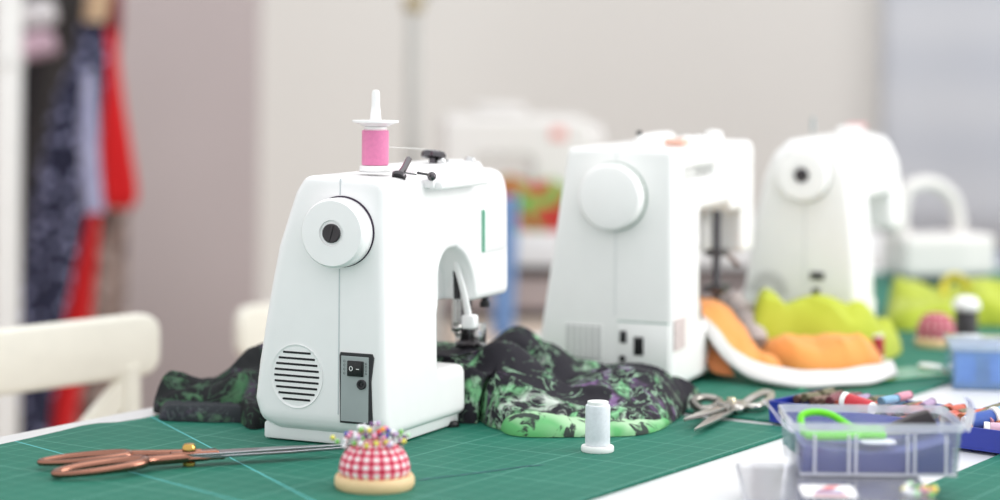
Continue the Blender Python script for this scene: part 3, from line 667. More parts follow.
# orange fabric with white border
OR = cloth('orange_cotton', (230, 148, 76), (238, 162, 92)); WHC = cloth('white_cotton', (216, 212, 210), (226, 223, 221))
of = thing('orange_fabric', 'orange fabric with wide white border, drawn from the second machine', 'fabric', (0, 0, T))
p = [at(u, v, ZM) for u, v in ((752, 370), (790, 378), (840, 379), (876, 375), (884, 369), (876, 365.5), (840, 366), (790, 367), (757, 366))]
c0 = at(800, 372, ZM); c1 = at(848, 372, ZM)
oh = heap('gathered_cloth', [(q.x, q.y) for q in p], [(c0.x - .005, c0.y, .046, .038, .05, 0), (c1.x, c1.y, .046, .035, .05, 0), ((c0.x + c1.x) / 2, c0.y, .042, .05, .05, 0)], OR, None, base=.02, z0=ZM, amp=.008, dirn=(.5, 1), sl=8, sc=22, seed=3, edge=.03, fine=.0008)
oh.parent = of; oh.location.z = -T
def band(name, A, B, m, parent, n=8, w=8, sag=0.0, thick=.003, amp=.003, seed=0):
    A, B = cr(A, n), cr(B, n); k = min(len(A), len(B)); rows = []
    for i in range(k):
        row = []
        for j in range(w + 1):
            b = j / w; q = A[i].lerp(B[i], b); q.z += sag * math.sin(math.pi * b) + amp * noise.noise(Vector((i * .15, b * 3, seed))); q.z = max(q.z, ZM + .0015); row.append(q)
        rows.append(row)
    bm = BM(); grid(bm, rows); o = obj(name, bm, m, None, smooth=70); sd = o.modifiers.new('thick', 'SOLIDIFY'); sd.thickness = thick; sd.offset = 0
    o.parent = parent; o.location.z = -T if parent else 0; return o
A = [pd(699, 298, 2.95), pd(722, 303, 2.95), pd(742, 325, 2.93), pd(757, 349, 2.9), pd(775, 360, 2.86)]
B = [pd(703, 318, 2.86), pd(716, 330, 2.84), pd(733, 352, 2.83), pd(758, 366, 2.82), pd(785, 372, 2.8)]
band('drawn_cloth', A, B, OR, of, 10, 10, .006, .003, .006, 1)
A = [pd(702, 316, 2.86), pd(716, 329, 2.84), pd(733, 350, 2.83), pd(757, 363, 2.82), pd(790, 370, 2.8), pd(835, 371, 2.8), pd(874, 366, 2.84), pd(890, 361, 2.9)]
B = [pd(703, 324, 2.85), pd(711, 341, 2.83), pd(728, 363, 2.82), pd(752, 378, 2.79), pd(790, 386.5, 2.76), pd(840, 386, 2.765), pd(880, 381, 2.8), pd(897, 374, 2.84)]
band('white_border', A, B, WHC, of, 10, 8, .004, .004, .002, 2)['label'] = 'wide white border band'
A = [pd(701, 322, 2.87), pd(710, 340, 2.86), pd(727, 362, 2.83)]; B = [pd(703, 345, 2.87), pd(712, 372, 2.83), pd(735, 376, 2.82)]
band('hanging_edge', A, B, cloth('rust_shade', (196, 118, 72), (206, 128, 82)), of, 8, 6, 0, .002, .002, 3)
# grey beige sleeve
bm = BM(); sv = cr([pd(722, 297, 3.0), pd(737, 306, 2.99), pd(748, 324, 2.97), pd(757, 346, 2.93)], 8); tube(bm, sv, [.016 + .003 * math.sin(i * 1.3) for i in range(len(sv))], 14)
o = obj('grey_fabric_roll', bm, cloth('taupe_cotton', (168, 158, 156), (186, 176, 172)), smooth=70); tag(o, 'crumpled grey beige cloth between orange and lime fabrics', 'fabric')
# lime heaps
LI = cloth('lime_cotton', (168, 178, 50), (186, 195, 76))
p = [at(u, v, ZM) for u, v in ((748, 368), (790, 366), (840, 365), (882, 361), (900, 354), (899, 349), (884, 349), (874, 356), (835, 359), (790, 360), (752, 359))]
b0, b1, b2, b3 = at(765, 364, ZM), at(815, 363, ZM), at(858, 361, ZM), at(885, 356, ZM)
o = heap('lime_fabric', [(q.x, q.y) for q in p], [(b0.x, b0.y, .086, .03, .09, 0), (b1.x, b1.y, .076, .06, .09, 0), (b2.x, b2.y, .066, .03, .09, 0), (b3.x, b3.y, .042, .022, .09, 0)], LI, None, base=.02, z0=ZM, amp=.014, dirn=(1, -.15), sl=3, sc=22, seed=5, edge=.03)
tag(o, 'lime green fabric heap against the round topped machine', 'fabric', 'lime green fabrics')
p = [at(u, v, ZM) for u, v in ((884, 326), (905, 331), (940, 328), (975, 326), (1020, 326), (1040, 318), (1000, 308), (950, 307), (900, 308))]
a1, a2 = at(884, 316, ZM), at(990, 318, ZM)
o = heap('lime_fabric', [(q.x, q.y) for q in p], [(a1.x + .006, a1.y, .078, .018, .05, .3), (a1.x + .035, a1.y, .05, .035, .06, .3), (a2.x, a2.y, .055, .06, .05, 0)], cloth('lime_yellow_cotton', (160, 174, 52), (180, 190, 70)), None, base=.028, z0=ZM, amp=.008, dirn=(.5, -1), sl=5, sc=22, seed=8, edge=.03)
tag(o, 'lime yellow fabric heap with raised peak behind the small pincushion', 'fabric', 'lime green fabrics')
bm = BM(); tube(bm, cr([pd(945, 300, 3.5), pd(944, 284, 3.5), pd(952, 276, 3.5), pd(962, 279, 3.5), pd(968, 288, 3.5), pd(975, 305, 3.5)], 6), .008, 8, flat=.5); o = obj('yellow_ribbon', bm, cloth('yellow_ribbon_cloth', (214, 196, 62), (222, 206, 80)), smooth=70); tag(o, 'curled yellow ribbon standing up from the lime yellow fabric', 'ribbon')

# ================================================================== SMALL THINGS
# white thread spool
p = at(597.5, 451, ZM); spool('thread_spool', 'white thread spool standing alone on the front cutting mat', 'thread spool', p, .0132, .053, thread_mat('white_thread', (238, 242, 248)), flange=.0175)
# red thread spool
p = at(876, 361, ZM); spool('thread_spool', 'red thread spool standing upright behind the orange fabric', 'thread spool', p, .0112, .037, thread_mat('red_thread', (186, 24, 40)), flange=.0118)
# black thread spool with white top
p = at(966, 340, ZM); o = spool('thread_spool', 'black thread spool with white cap beside the small pincushion', 'thread spool', p, .017, .048, thread_mat('black_thread', (62, 56, 60)), flange=.018)
bm = BM(); lathe(bm, [(.0205, .047), (.021, .05), (.019, .058), (.012, .064), (0, .066)], 28); obj('white_cap', bm, WHITE2, o)

def pincushion(label, p, R_, hh, gm, group=None, wf=1.12):
    o = thing('pincushion', label, 'pincushion', p, R(20), group)
    bm = BM(); w = R_ * wf; lathe(bm, [(w * .95, 0), (w, .003), (w * 1.005, .0065), (w * .99, .0105), (w * .95, .0125), (0, .0125)], 64); obj('wooden_base', bm, WOOD, o)
    bm = BM(); prof = [(R_ * .93, .0126)] + [(R_ * math.cos(a) ** .75 if a < 1.56 else 0, .0126 + .004 + (hh - .004) * math.sin(a)) for a in [i / 24 * math.pi / 2 for i in range(25)]]
    prof[-1] = (0, prof[-1][1]); lathe(bm, prof, 72, uv=True); obj('cushion', bm, gm, o, smooth=60); return o
pc = at(374.5, 487, ZM)
pincushion('red and white gingham pincushion full of ball headed pins, before the front machine', pc, .0345, .033, gingham('red_gingham', 20, 6))
cols = {'yellow': (232, 222, 90), 'white': (240, 240, 244), 'green': (130, 196, 100), 'red': (206, 44, 44), 'blue': (60, 66, 170), 'lilac': (190, 160, 200), 'pink': (224, 140, 170), 'orange': (240, 160, 60), 'purple': (96, 52, 110), 'mint': (190, 226, 190)}
pinm = {k_: pm('pin_head_' + k_, v_, .2, var=.02, coat=.5) for k_, v_ in cols.items()}
order = ['white', 'green', 'lilac', 'yellow', 'white', 'pink', 'mint', 'purple', 'lilac', 'white', 'green', 'yellow', 'red', 'mint', 'white', 'blue', 'orange', 'lilac', 'pink']
protos = {}
def pin_obj(col, base, direction, L):
    d = Vector(direction).normalized()
    if col not in protos:
        bm = BM(); lathe(bm, [(.0003, -.006), (.00035, 0), (.00035, .02)], 6); me_ = None
        sphere(bm, (0, 0, .0215), .0026, 14, 10, mi=1)
        o = obj('ball_pin', bm, [STEEL, pinm[col]], smooth=60); protos[col] = o
    else:
        o = protos[col].copy(); COL.objects.link(o)
    o.location = Vector(base) + d * (L - .0215); o.rotation_mode = 'QUATERNION'; o.rotation_quaternion = d.to_track_quat('Z', 'Y')
    tag(o, 'small pin with %s ball head stuck in the front pincushion' % col, 'pin', 'ball headed pins in the front pincushion'); return o
for i in range(66):
    a = i * 2.39996; rr = .0285 * math.sqrt((i + .5) / 66); ztop = .0126 + .033 * math.sqrt(max(0, 1 - (rr / .036) ** 2))
    d = Vector((math.cos(a) * rr * 10 + rnd.uniform(-.15, .15), math.sin(a) * rr * 10 + rnd.uniform(-.15, .15), 1))
    pin_obj(order[(i * 7 + rnd.randint(0, 3)) % len(order)], (pc.x + math.cos(a) * rr, pc.y + math.sin(a) * rr, pc.z + ztop), d, rnd.uniform(.006, .016))
for q, col in (((-.026, -.004), 'green'), ((-.028, .003), 'yellow'), ((-.023, -.008), 'white')):
    pin_obj(col, (pc.x + q[0], pc.y + q[1], pc.z + .036), (-.9, 0, .75), {'green': .013, 'yellow': .017, 'white': .008}[col])
p = at(936, 346, ZM); pincushion('small out of focus red gingham pincushion near the blue box', p, .0285, .036, gingham('dull_gingham', 15, 4, (140, 34, 52), (206, 168, 172)), wf=1.06)

# copper scissors -------------------------------------------------------------
piv = at(189, 466, ZM); tip = at(353, 456.5, ZM); ang = math.atan2(tip.y - piv.y, tip.x - piv.x); L = (tip - piv).length
cs = thing('scissors', 'long copper handled dressmaking scissors lying closed on the cutting mat', 'scissors', piv, ang)
bm = BM()
for z, sgn in ((.0120, 1), (.0095, -1)):
    prism(bm, [(-.012, -.0075), (.03, -.0095), (L * .6, -.0065 + .002 * sgn), (L, -.0006), (L, .0006), (L * .6, .0065 + .002 * sgn), (.03, .0095), (-.012, .0075)], z - .0014, z + .0014, bev=.0005, seg=1)
o = obj('blades', bm, pm('blade_steel', (150, 150, 154), .25, 1.0), cs)
def bow(bm, a, cx, cy, rx, ry, r, z0, z1, shank):
    pts = []
    for k in range(28):
        t_ = 2 * math.pi * k / 28; x, y = rx * math.cos(t_), ry * math.sin(t_)
        pts.append(Vector((cx + x * math.cos(a) - y * math.sin(a), cy + x * math.sin(a) + y * math.cos(a), z0 + (z1 - z0) * (.5 + .5 * math.cos(t_)))))
    tube(bm, pts, [r * (1 + .25 * math.sin(2 * math.pi * k / 28 + 1)) for k in range(28)], 12, True)
    tube(bm, cr(shank, 6), [r * 1.1] * (6 * (len(shank) - 1) + 1), 12)
bm = BM(); bow(bm, R(-9), -.102, .018, .044, .0135, .0042, .0075, .0125, [(-.058, .0125, .0125), (-.03, .006, .0125), (.012, -.001, .0125)]); box(bm, (-.02, -.008, .0105), (.03, .008, .0155), .002); obj('handle', bm, COPPER, cs, smooth=60)
bm = BM(); bow(bm, R(8), -.094, -.0235, .046, .016, .0047, .0055, .0105, [(-.05, -.0165, .0105), (-.03, -.009, .0095), (.02, .0, .0095)]); box(bm, (-.016, -.009, .006), (.036, .007, .0105), .002); obj('handle', bm, COPPER, cs, smooth=60)
bm = BM(); lathe(bm, [(.0035, 0), (.0065, .0008), (.0065, .004), (.003, .006), (.003, .016), (.007, .0165), (.007, .0195), (.005, .0225), (0, .0235)], 24, TR(0, 0, 0)); obj('pivot_screw', bm, BRASS, cs)

# silver shears ---------------------------------------------------------------
pv = at(731, 413, ZM); ss = thing('scissors', 'open silver shears lying across the gap between the cutting mats', 'scissors', pv, 0)
def rel(u, v, z=.008): q = at(u, v, ZM + z); return Vector((q.x - pv.x, q.y - pv.y, z))
DULL = pm('brushed_nickel', (196, 192, 186), .28, 1.0)
def half(tipuv, loop, shank, z):
    bm = BM(); tp = rel(*tipuv); d = Vector((tp.x, tp.y, 0)); n = Vector((-d.y, d.x, 0)).normalized()
    prism(bm, [tuple((d * a + n * b)[:2]) for a, b in ((-.12, .008), (.2, .0105), (.7, .007), (1, .001), (1, -.001), (.7, -.004), (.2, -.0065), (-.12, -.008))], z - .002, z + .002, bev=.0008, seg=1)
    obj('blade', bm, DULL, ss)
    bm = BM(); lp_ = cr([rel(u, v, z + dz) for u, v, dz in loop], 5, True); tube(bm, lp_, .0048, 12, True); sk = cr([Vector((0, 0, z))] + [rel(u, v, z) for u, v in shank], 5); tube(bm, sk, .0055, 12); obj('handle', bm, DULL if loop[0][0] > 725 else pm('worn_steel', (150, 146, 140), .3, 1.0), ss, smooth=60)
half((695, 429), [(744, 405, 0), (752, 398.5, .004), (763, 393.5, .004), (771, 394.5, .002), (768, 401, 0), (756, 407, 0)], [(738, 409), (744, 405)], .007)
half((684, 423), [(720, 402, 0), (710, 398, .003), (698, 398.5, .003), (693, 403, 0), (700, 409, 0), (712, 408, 0)], [(726, 408), (719, 405)], .0115)
bm = BM(); lathe(bm, [(.006, .0), (.006, .015), (.0045, .018), (0, .019)], 20); obj('pivot_screw', bm, pm('pale_brass', (214, 206, 176), .25, 1.0), ss)

# green ruler + white oval modelled in place of its highlight ----------------------------------------------------------
t = NT('green_acrylic'); t.base(t.mix(t.noise(t.obj(), 20, 2), lin((44, 150, 104)), lin((56, 164, 116)))); t.b.inputs['Roughness'].default_value = .12
a, b = at(800, 391, ZM), at(962, 375, ZM); d = (b - a).normalized(); o = thing('ruler', 'glossy green plastic ruler lying past the orange fabric', 'ruler', a, math.atan2(d.y, d.x))
bm = BM(); box(bm, (.0, .0, 0), ((b - a).length, .075, .0028), .0006, 1); obj('strip', bm, t.m, o)
bm = BM()
for i in range(40): box(bm, (.005 + i * .008, .001, .00281), (.0056 + i * .008, .006 if i % 5 else .010, .0030))
obj('scale_marks', bm, SYM, o)
p = at(931, 371, ZM); p.z += .0033; o = thing('ruler_highlight', 'white oval put in as the highlight on the green ruler', 'highlight', p, R(-52)); bm = BM(); lathe(bm, [(.8, 0), (1, .25), (1, .55), (.82, .9), (0, 1)], 32)
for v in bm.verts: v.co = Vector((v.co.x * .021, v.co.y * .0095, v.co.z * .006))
obj('highlight_oval', bm, pm('highlight_white', (250, 250, 248), .5), o)

# clear cases ------------------------------------------------------------------
CLR = clear('clear_plastic', (250, 251, 255), .12, (246, 247, 255)); RIBM = clear('clear_plastic_rib', (252, 252, 255), .75, (250, 250, 255)); CLR2 = clear('clear_plastic_rim', (252, 252, 255), .42, (246, 247, 255))
def rrect(x0, y0, x1, y1, r, n=5):
    out = []
    for cx, cy, a0 in ((x1 - r, y1 - r, 0), (x0 + r, y1 - r, 90), (x0 + r, y0 + r, 180), (x1 - r, y0 + r, 270)):
        for k in range(n + 1): a = R(a0 + 90 * k / n); out.append((cx + r * math.cos(a), cy + r * math.sin(a)))
    return out
def shell(bm, x0, y0, x1, y1, z0, z1, r, th, taper=.003):
    rows = [[Vector((p[0], p[1], z)) for p in rrect(x0 + d, y0 + d, x1 - d, y1 - d, max(.001, r - d * .5))] for d, z in ((taper, z0), (0, z1), (th, z1), (taper + th, z0 + th))]
    vs = grid(bm, rows, 0, True); bm.faces.new(vs[0][::-1]); bm.faces.new(vs[-1])
ZL = T + .0285
# lower case
lc = thing('storage_case', 'flat clear plastic pin case with a white card, lowest of the two cases', 'case', (0.222, 1.925, ZM), R(-3), 'clear plastic cases')
bm = BM(); shell(bm, 0, 0, .165, .20, 0, .019, .012, .0015); obj('tray', bm, CLR, lc)
bm = BM(); shell(bm, -.002, -.002, .167, .202, .0195, .0262, .013, .0014, .001)
lid = obj('lid', bm, CLR2, lc)
bm = BM(); box(bm, (.0, .02, .0262), (.165, .1995, .0272), .0004, 1); obj('lid_panel', bm, clear('clear_lid', (253, 253, 255), .12, (248, 248, 255)), lid)
for yy in (.05, .078, .106):
    bm = BM(); box(bm, (.006, yy, .0017), (.158, yy + .0012, .018)); obj('divider', bm, CLR2, lc)
bm = BM(); prism(bm, rrect(.050, .038, .099, .092, .006), .0275, .0281); card = obj('label_card', bm, pm('card_white', (246, 244, 244), .6), lc)
bm = BM(); prism(bm, [(.064, .066), (.078, .069), (.087, .088), (.076, .085), (.07, .076)], .02815, .0284); prism(bm, [(.06, .044), (.09, .044), (.09, .05), (.06, .05)], .02815, .0284); g = obj('printed_mark', bm, pm('print_red', (206, 62, 58), .6), card)
bm = BM(); prism(bm, rrect(.062, .0515, .088, .066, .004), .02815, .0284); obj('printed_patch', bm, pm('print_blue_grey', (150, 166, 196), .6), card)
# pins in / beside the lower case
lcM = Matrix.Translation(lc.location) @ Matrix.Rotation(R(-3), 4, 'Z')
for i, col in enumerate(['white', 'mint', 'pink', 'yellow', 'green', 'white', 'yellow', 'pink', 'green', 'orange', 'mint', 'white', 'green', 'yellow']):
    p = lcM @ Vector((.138 + (i % 5) * .0062, .058 + (i // 5) * .012 + rnd.uniform(-.003, .003), 0)); p.z = ZM + .0272 + .0033
    key = 'loose_' + col
    if key not in protos:
        bm = BM(); lathe(bm, [(.0003, -.014), (.0004, .0), (.0004, .012)], 6); sphere(bm, (0, 0, .0135), .0032, 14, 10, mi=1); o = obj('ball_pin', bm, [STEEL, pinm[col]], smooth=60); protos[key] = o
    else: o = protos[key].copy(); COL.objects.link(o)
    o.location = p; o.rotation_mode = 'QUATERNION'; o.rotation_quaternion = Vector((rnd.uniform(-.2, .9), rnd.uniform(-1, .3), .05)).to_track_quat('Z', 'Y')
    tag(o, 'loose pin with %s head lying on the flat clear case' % col, 'pin', 'loose pins on the flat case')
# upper case
X0, X1, Y0, Y1, ZC = .2775, .4365, 2.055, 2.162, ZM + .0278
uc = thing('storage_case', 'open clear plastic craft box holding green scissors, stacked on the flat case', 'case', (X0, Y0, ZC), 0, 'clear plastic cases')
W_, D_, HC = X1 - X0, Y1 - Y0, .050
bm = BM(); shell(bm, 0, 0, W_, D_, 0, HC - .0072, .008, .0014, .004); obj('tray', bm, CLR, uc)
bm = BM()
rows = [[Vector((p[0], p[1], z)) for p in rrect(-d, -d, W_ + d, D_ + d, .009)] for d, z in ((.0, HC - .0075), (.002, HC - .0075), (.002, HC), (.0, HC))]; rows.append(rows[0]); grid(bm, rows, 0, True); obj('rim', bm, CLR2, uc, fix=True)
for x in (.02, .052, .0585, .107, .1135, .143):
    bm = BM(); box(bm, (x - .0012, -.0008, .002), (x + .0012, .004, HC - .011), .0004, 1); obj('rib', bm, RIBM, uc)
bm = BM(); box(bm, (.006, -.0002, .0005), (W_ - .006, .004, .0028), .0005, 1); obj('bottom_edge', bm, RIBM, uc)
bm = BM(); q = [pd(764, 403.5, 2.09), pd(771, 411, 2.09), pd(779, 422, 2.09), pd(788, 431, 2.085)]; q = [v - uc.location for v in q]
qs = cr(q, 6); grid(bm, [[v + Vector((.003, -.014, 0)), v + Vector((.003, .014, 0)), v + Vector((-.001, .014, .003)), v + Vector((-.001, -.014, .003))] for v in qs], 0, True); obj('latch', bm, pm('milky_plastic', (232, 228, 240), .3), uc)
bm = BM(); q = [pd(967, 399, 2.12), pd(970, 408, 2.12), pd(968, 420, 2.11), pd(964, 430, 2.1)]; q = [v - uc.location for v in q]
grid(bm, [[v + Vector((.002, -.014, 0)), v + Vector((.002, .014, 0)), v + Vector((0, .014, .001)), v + Vector((0, -.014, .001))] for v in cr(q, 6)], 0, True); obj('latch', bm, CLR2, uc)
# contents
FELT = cloth('navy_felt', (74, 80, 138), (92, 98, 158), weave=.6)
bm = BM(); rows = []
for j in range(15):
    row = []
    for i in range(41):
        a, b = i / 40, j / 14; x = .0095 + a * (W_ - .019); y = .0095 + b * (D_ - .019)
        z = .027 - .006 * math.sin(a * math.pi) + .002 * noise.noise(Vector((a * 6, b * 4, 1))) + .004 * max(0, a - .7) / .3
        row.append(Vector((x, y, z)))
    rows.append(row)
vs = grid(bm, rows); lo2 = [[bm.verts.new((v.co.x, v.co.y, .0022)) for v in (vs[0][i], vs[-1][i])] for i in range(41)]
bmesh.ops.recalc_face_normals(bm, faces=bm.faces[:])
for i in range(40):
    bm.faces.new([vs[0][i + 1], vs[0][i], lo2[i][0], lo2[i + 1][0]]); bm.faces.new([vs[-1][i], vs[-1][i + 1], lo2[i + 1][1], lo2[i][1]]); bm.faces.new([lo2[i][0], lo2[i][1], lo2[i + 1][1], lo2[i + 1][0]])
o = obj('felt_piece', bm, FELT, smooth=60); o.location = uc.location; tag(o, 'navy blue felt filling the bottom of the open clear box', 'felt')
GRN = pm('lime_green_plastic', (110, 214, 30), .3, var=.02)
gs = thing('scissors', 'small scissors with bright green handles inside the open clear box', 'scissors', uc.location + Vector((.072, .045, .030)), R(3))
bm = BM(); tube(bm, cr([(-.055, .01, .004), (-.056, .018, .016), (-.042, .022, .0195), (-.026, .02, .017), (-.012, .014, .009), (-.004, .008, .006)], 6), .0034, 12)
tube(bm, cr([(-.004, .006, .003), (-.02, -.002, .003), (-.04, -.008, .003), (-.056, .0, .003), (-.055, .01, .004)], 6), .0034, 12); box(bm, (-.012, -.002, .001), (.022, .014, .0085), .003, 3); obj('handle', bm, GRN, gs, smooth=60)
bm = BM(); tube(bm, cr([(.0, -.008, .003), (-.02, -.02, .003), (-.045, -.022, .003), (-.056, -.014, .003), (-.045, -.009, .003), (-.02, -.008, .003)], 6, True), .0034, 12, True); box(bm, (-.006, -.016, .0005), (.02, -.003, .006), .0025, 3); obj('handle', bm, GRN, gs, smooth=60)
bm = BM(); prism(bm, [(.02, -.004), (.05, -.003), (.072, .002), (.05, .008), (.02, .01)], .001, .004, bev=.0005, seg=1); obj('blades', bm, STEEL, gs)
bm = BM(); prism(bm, [(0, 0), (.05, .0), (.05, .006), (.043, .017), (.03, .013), (.008, .003)], 0, .016, M=TR(uc.location.x + .096, uc.location.y + .078, uc.location.z + .0345) @ Matrix.Rotation(R(90), 4, 'X'), bev=.001); o = obj('rotary_cutter', bm, pm('dark_brown_plastic', (52, 44, 46), .5)); tag(o, 'dark wedge shaped cutter handle lying in the open clear box', 'tool')
bm = BM(); prism(bm, rrect(.066, .012, .1, .038, .01), .028, .0295, bev=.0005, seg=1); o = obj('paper_tag', bm, pm('paper_white', (240, 240, 244), .6)); o.location = uc.location; tag(o, 'white paper tag on the navy felt in the clear box', 'tag')

# blue tray with spools ---------------------------------------------------------
ta, tn = at(767, 425), at(967, 453); dv = (tn - ta); LT = dv.length + .16; ta_ = math.atan2(dv.y, dv.x)
tr = thing('spool_tray', 'royal blue tray full of small thread spools behind the clear box', 'tray', (ta.x, ta.y, ZM + .0005), ta_)
RB = pm('royal_blue_plastic', (34, 52, 156), .35); DEP = .115
bm = BM(); shell(bm, 0, 0, LT, DEP, 0, .024, .004, .003, .001); obj('tray_body', bm, RB, tr)
for x in (.12, .24, .33):
    bm = BM(); box(bm, (x, .0045, .0035), (x + .002, DEP - .0045, .012)); obj('divider', bm, RB, tr)
trM = Matrix.Translation(tr.location) @ Matrix.Rotation(ta_, 4, 'Z')
tc_ = {'olive': (112, 106, 72), 'brown': (122, 88, 70), 'rust': (206, 92, 66), 'orange': (214, 120, 70), 'sky blue': (130, 180, 214), 'lilac': (176, 150, 186), 'dark green': (78, 96, 70), 'pink': (222, 150, 172), 'grey': (140, 136, 132), 'wine': (124, 50, 62), 'beige': (206, 190, 166)}
seqs = [['brown', 'brown', 'olive', 'brown', 'wine', 'lilac', 'pink', 'sky blue', 'dark green', 'lilac', 'rust', 'sky blue', 'grey', 'pink', 'sky blue', 'lilac', 'wine', 'pink', 'grey', 'lilac', 'sky blue'],
        ['brown', 'olive', 'brown', 'dark green', 'olive', 'olive', 'brown', 'dark green', 'olive', 'orange', 'rust', 'dark green', 'rust', 'orange', 'olive', 'rust', 'dark green', 'olive', 'brown', 'rust', 'olive'],
        ['olive', 'brown', 'olive', 'olive', 'dark green', 'brown', 'olive', 'dark green', 'rust', 'olive', 'orange', 'rust', 'dark green', 'orange', 'rust', 'olive', 'dark green', 'rust', 'olive', 'brown', 'beige']]
tsp = {}
for j in range(3):
    sq = (['brown', 'olive', 'brown', 'brown', 'wine'] + [rnd.choice(['lilac', 'sky blue', 'olive', 'rust', 'dark green', 'orange', 'pink', 'olive', 'rust', 'grey']) for _ in range(30)])
    for i in range(29):
        cn = sq[i]; x = .011 + i * .0112; y0_ = .008 + j * .035; z = .0105 + (.003 if i % 3 == 1 else 0) + (.011 if j else 0)
        if x > LT - .012: break
        if min(abs(x - .121), abs(x - .241), abs(x - .331)) < .008: z += .007
        if cn not in tsp:
            cm = pm(cn.replace(' ', '_') + '_core', tuple(c * .8 for c in tc_[cn]), .5)
            o = thing('small_spool', '', 'thread spool'); bm = BM()
            lathe(bm, [(.0046, 0), (.0051, .0008), (.0051, .002), (.003, .0025), (.003, .0275), (.0051, .028), (.0051, .0293), (.0046, .03), (0, .03)], 18); obj('core', bm, cm, o)
            bm = BM(); lathe(bm, [(.003, .0026), (.0049, .003), (.0053, .015), (.0049, .027), (.003, .0274)], 18); obj('thread', bm, thread_mat(cn.replace(' ', '_') + '_thread', tc_[cn]), o); tsp[cn] = o; r_ = o
        else: r_ = copy_thing(tsp[cn], (0, 0, 0), 0, '')
        w = trM @ Vector((x, y0_, z)); r_.location = w; r_.rotation_euler = (R(-90) + rnd.uniform(-.08, .08), 0, ta_ + rnd.uniform(-.15, .15))
        tag(r_, 'small %s thread spool lying in the royal blue tray' % cn, 'thread spool', 'small spools in the royal blue tray')
p = pd(803, 409, 2.47); o = spool('thread_spool', 'red thread spool with white end lying on top of the spool tray', 'thread spool', p, .0085, .04, thread_mat('scarlet_thread', (204, 38, 54)), rot=(R(100), 0, R(50)), flange=.0088)
o.location = pd(843, 399, 2.47); 
o = spool('thread_spool', 'bright blue thread spool lying at the end of the spool tray', 'thread spool', pd(997, 417, 2.40), .0095, .042, thread_mat('cobalt_thread', (40, 84, 172)), rot=(R(97), 0, R(-68)), flange=.0118)
o = spool('thread_spool', 'pale pink thread spool lying in front of the bright blue one', 'thread spool', pd(984, 430, 2.37), .0085, .04, thread_mat('pale_pink_thread', (224, 184, 204)), rot=(R(90), 0, R(80)), flange=.009)

# pale blue box ------------------------------------------------------------------
p = at(952, 390); bb = thing('storage_box', 'pale blue translucent lidded box on the white strip behind the spool tray', 'box', (p.x, p.y, T + .0005), R(-7))
BLC = clear('blue_clear_plastic', (234, 244, 255), .36, (190, 222, 255)); BLR = clear('blue_clear_rim', (220, 236, 254), .7, (200, 226, 252))
bm = BM(); shell(bm, 0, 0, .17, .13, 0, .048, .005, .002, .001); obj('tray', bm, BLC, bb)
bm = BM(); box(bm, (-.0015, -.0015, .0485), (.1715, .1315, .0555), .0015, 2); obj('lid', bm, clear('blue_lid', (190, 215, 240), .7, (214, 226, 240)), bb)
for x in (.036, .042, .09):
    bm = BM(); box(bm, (x, .003, .003), (x + .0025, .127, .047)); obj('divider', bm, BLR, bb)
bbM = Matrix.Translation(bb.location) @ Matrix.Rotation(R(-7), 4, 'Z')
for (x0_, x1_) in ((.006, .032), (.047, .085)):
    bm = BM(); box(bm, (x0_, .008, .006), (x1_, .06, .04), .003, 2); o = obj('blue_card_block', bm, pm('mid_blue_card', (128, 174, 236), .6)); o.matrix_world = bbM.copy(); tag(o, 'blue block in the %s compartment of the pale blue box' % ('narrow corner' if x0_ < .01 else 'wider middle'), 'block', 'blue blocks in the box')

# ================================================================== CHAIRS
def chair(label, p_end, Ztop, rz):
    # local x along backrest (toward +D1 end at x=0, extends to -x), y toward back
    c = thing('chair', label, 'chair', (p_end.x, p_end.y, 0), rz, 'white chairs along the table'); W = .41
    bm = BM(); n = 24; rows = []
    out = rrect(-W, Ztop - .088, 0, Ztop, .028, 6)
    prism(bm, out, -.011, .011, M=Matrix(((1, 0, 0, 0), (0, 0, -1, 0), (0, 1, 0, 0), (0, 0, 0, 1))), bev=.006, seg=3)
    for v in bm.verts: v.co.y += .03 * (1 - ((v.co.x + W / 2) / (W / 2)) ** 2)
    obj('top_rail', bm, CHAIRW, c, smooth=50)
    for x in (-W + .045, -.045):
        bm = BM(); tube(bm, cr([(x, .006, Ztop - .07), (x, -.005, Ztop - .4), (x, .0, .43), (x, .05, .0)], 6), .02, 10, flat=.8); obj('leg', bm, CHAIRW, c)
    for a, b in (((-W + .05, .01), (-.08, .01)), ((-.05, .012), (-W + .08, .012))):
        bm = BM(); p0, p1 = Vector((a[0], a[1], Ztop - .095)), Vector((b[0], b[1], .47)); d = (p1 - p0).normalized()
        w_ = Vector((d.z, 0, -d.x)) * .017; y = Vector((0, .008 if a[0] < -.2 else -.008, 0)); y2 = Vector((0, .006, 0))
        rows = [[q + w_ + y + y2, q - w_ + y + y2, q - w_ + y - y2, q + w_ + y - y2] for q in (p0, p1)]; vs = grid(bm, rows, 0, True); bm.faces.new(vs[0][::-1]); bm.faces.new(vs[-1]); obj('cross_slat', bm, CHAIRW, c, smooth=0)
    bm = BM(); box(bm, (-W + .02, -.41, .43), (-.02, -.03, .455), .012, 3); obj('seat', bm, CHAIRW, c)
    for x in (-W + .05, -.05):
        bm = BM(); tube(bm, [(x, -.38, .43), (x, -.39, 0)], .018, 10); obj('leg', bm, CHAIRW, c)
    return c
YC = 3.12
pe = pd(157, 318, YC); ztop = pd(140, 312, YC).z
dirc = math.atan2(math.cos(R(40)), math.sin(R(40)))
chair('white cross backed wooden chair in front of the hanging clothes', pe, ztop, dirc)
pe2 = pd(238, 330, 3.75) + Vector((math.cos(dirc), math.sin(dirc), 0)) * .41
chair('white wooden chair mostly hidden behind the front machine', pe2, pd(248, 306, 3.78).z, dirc)

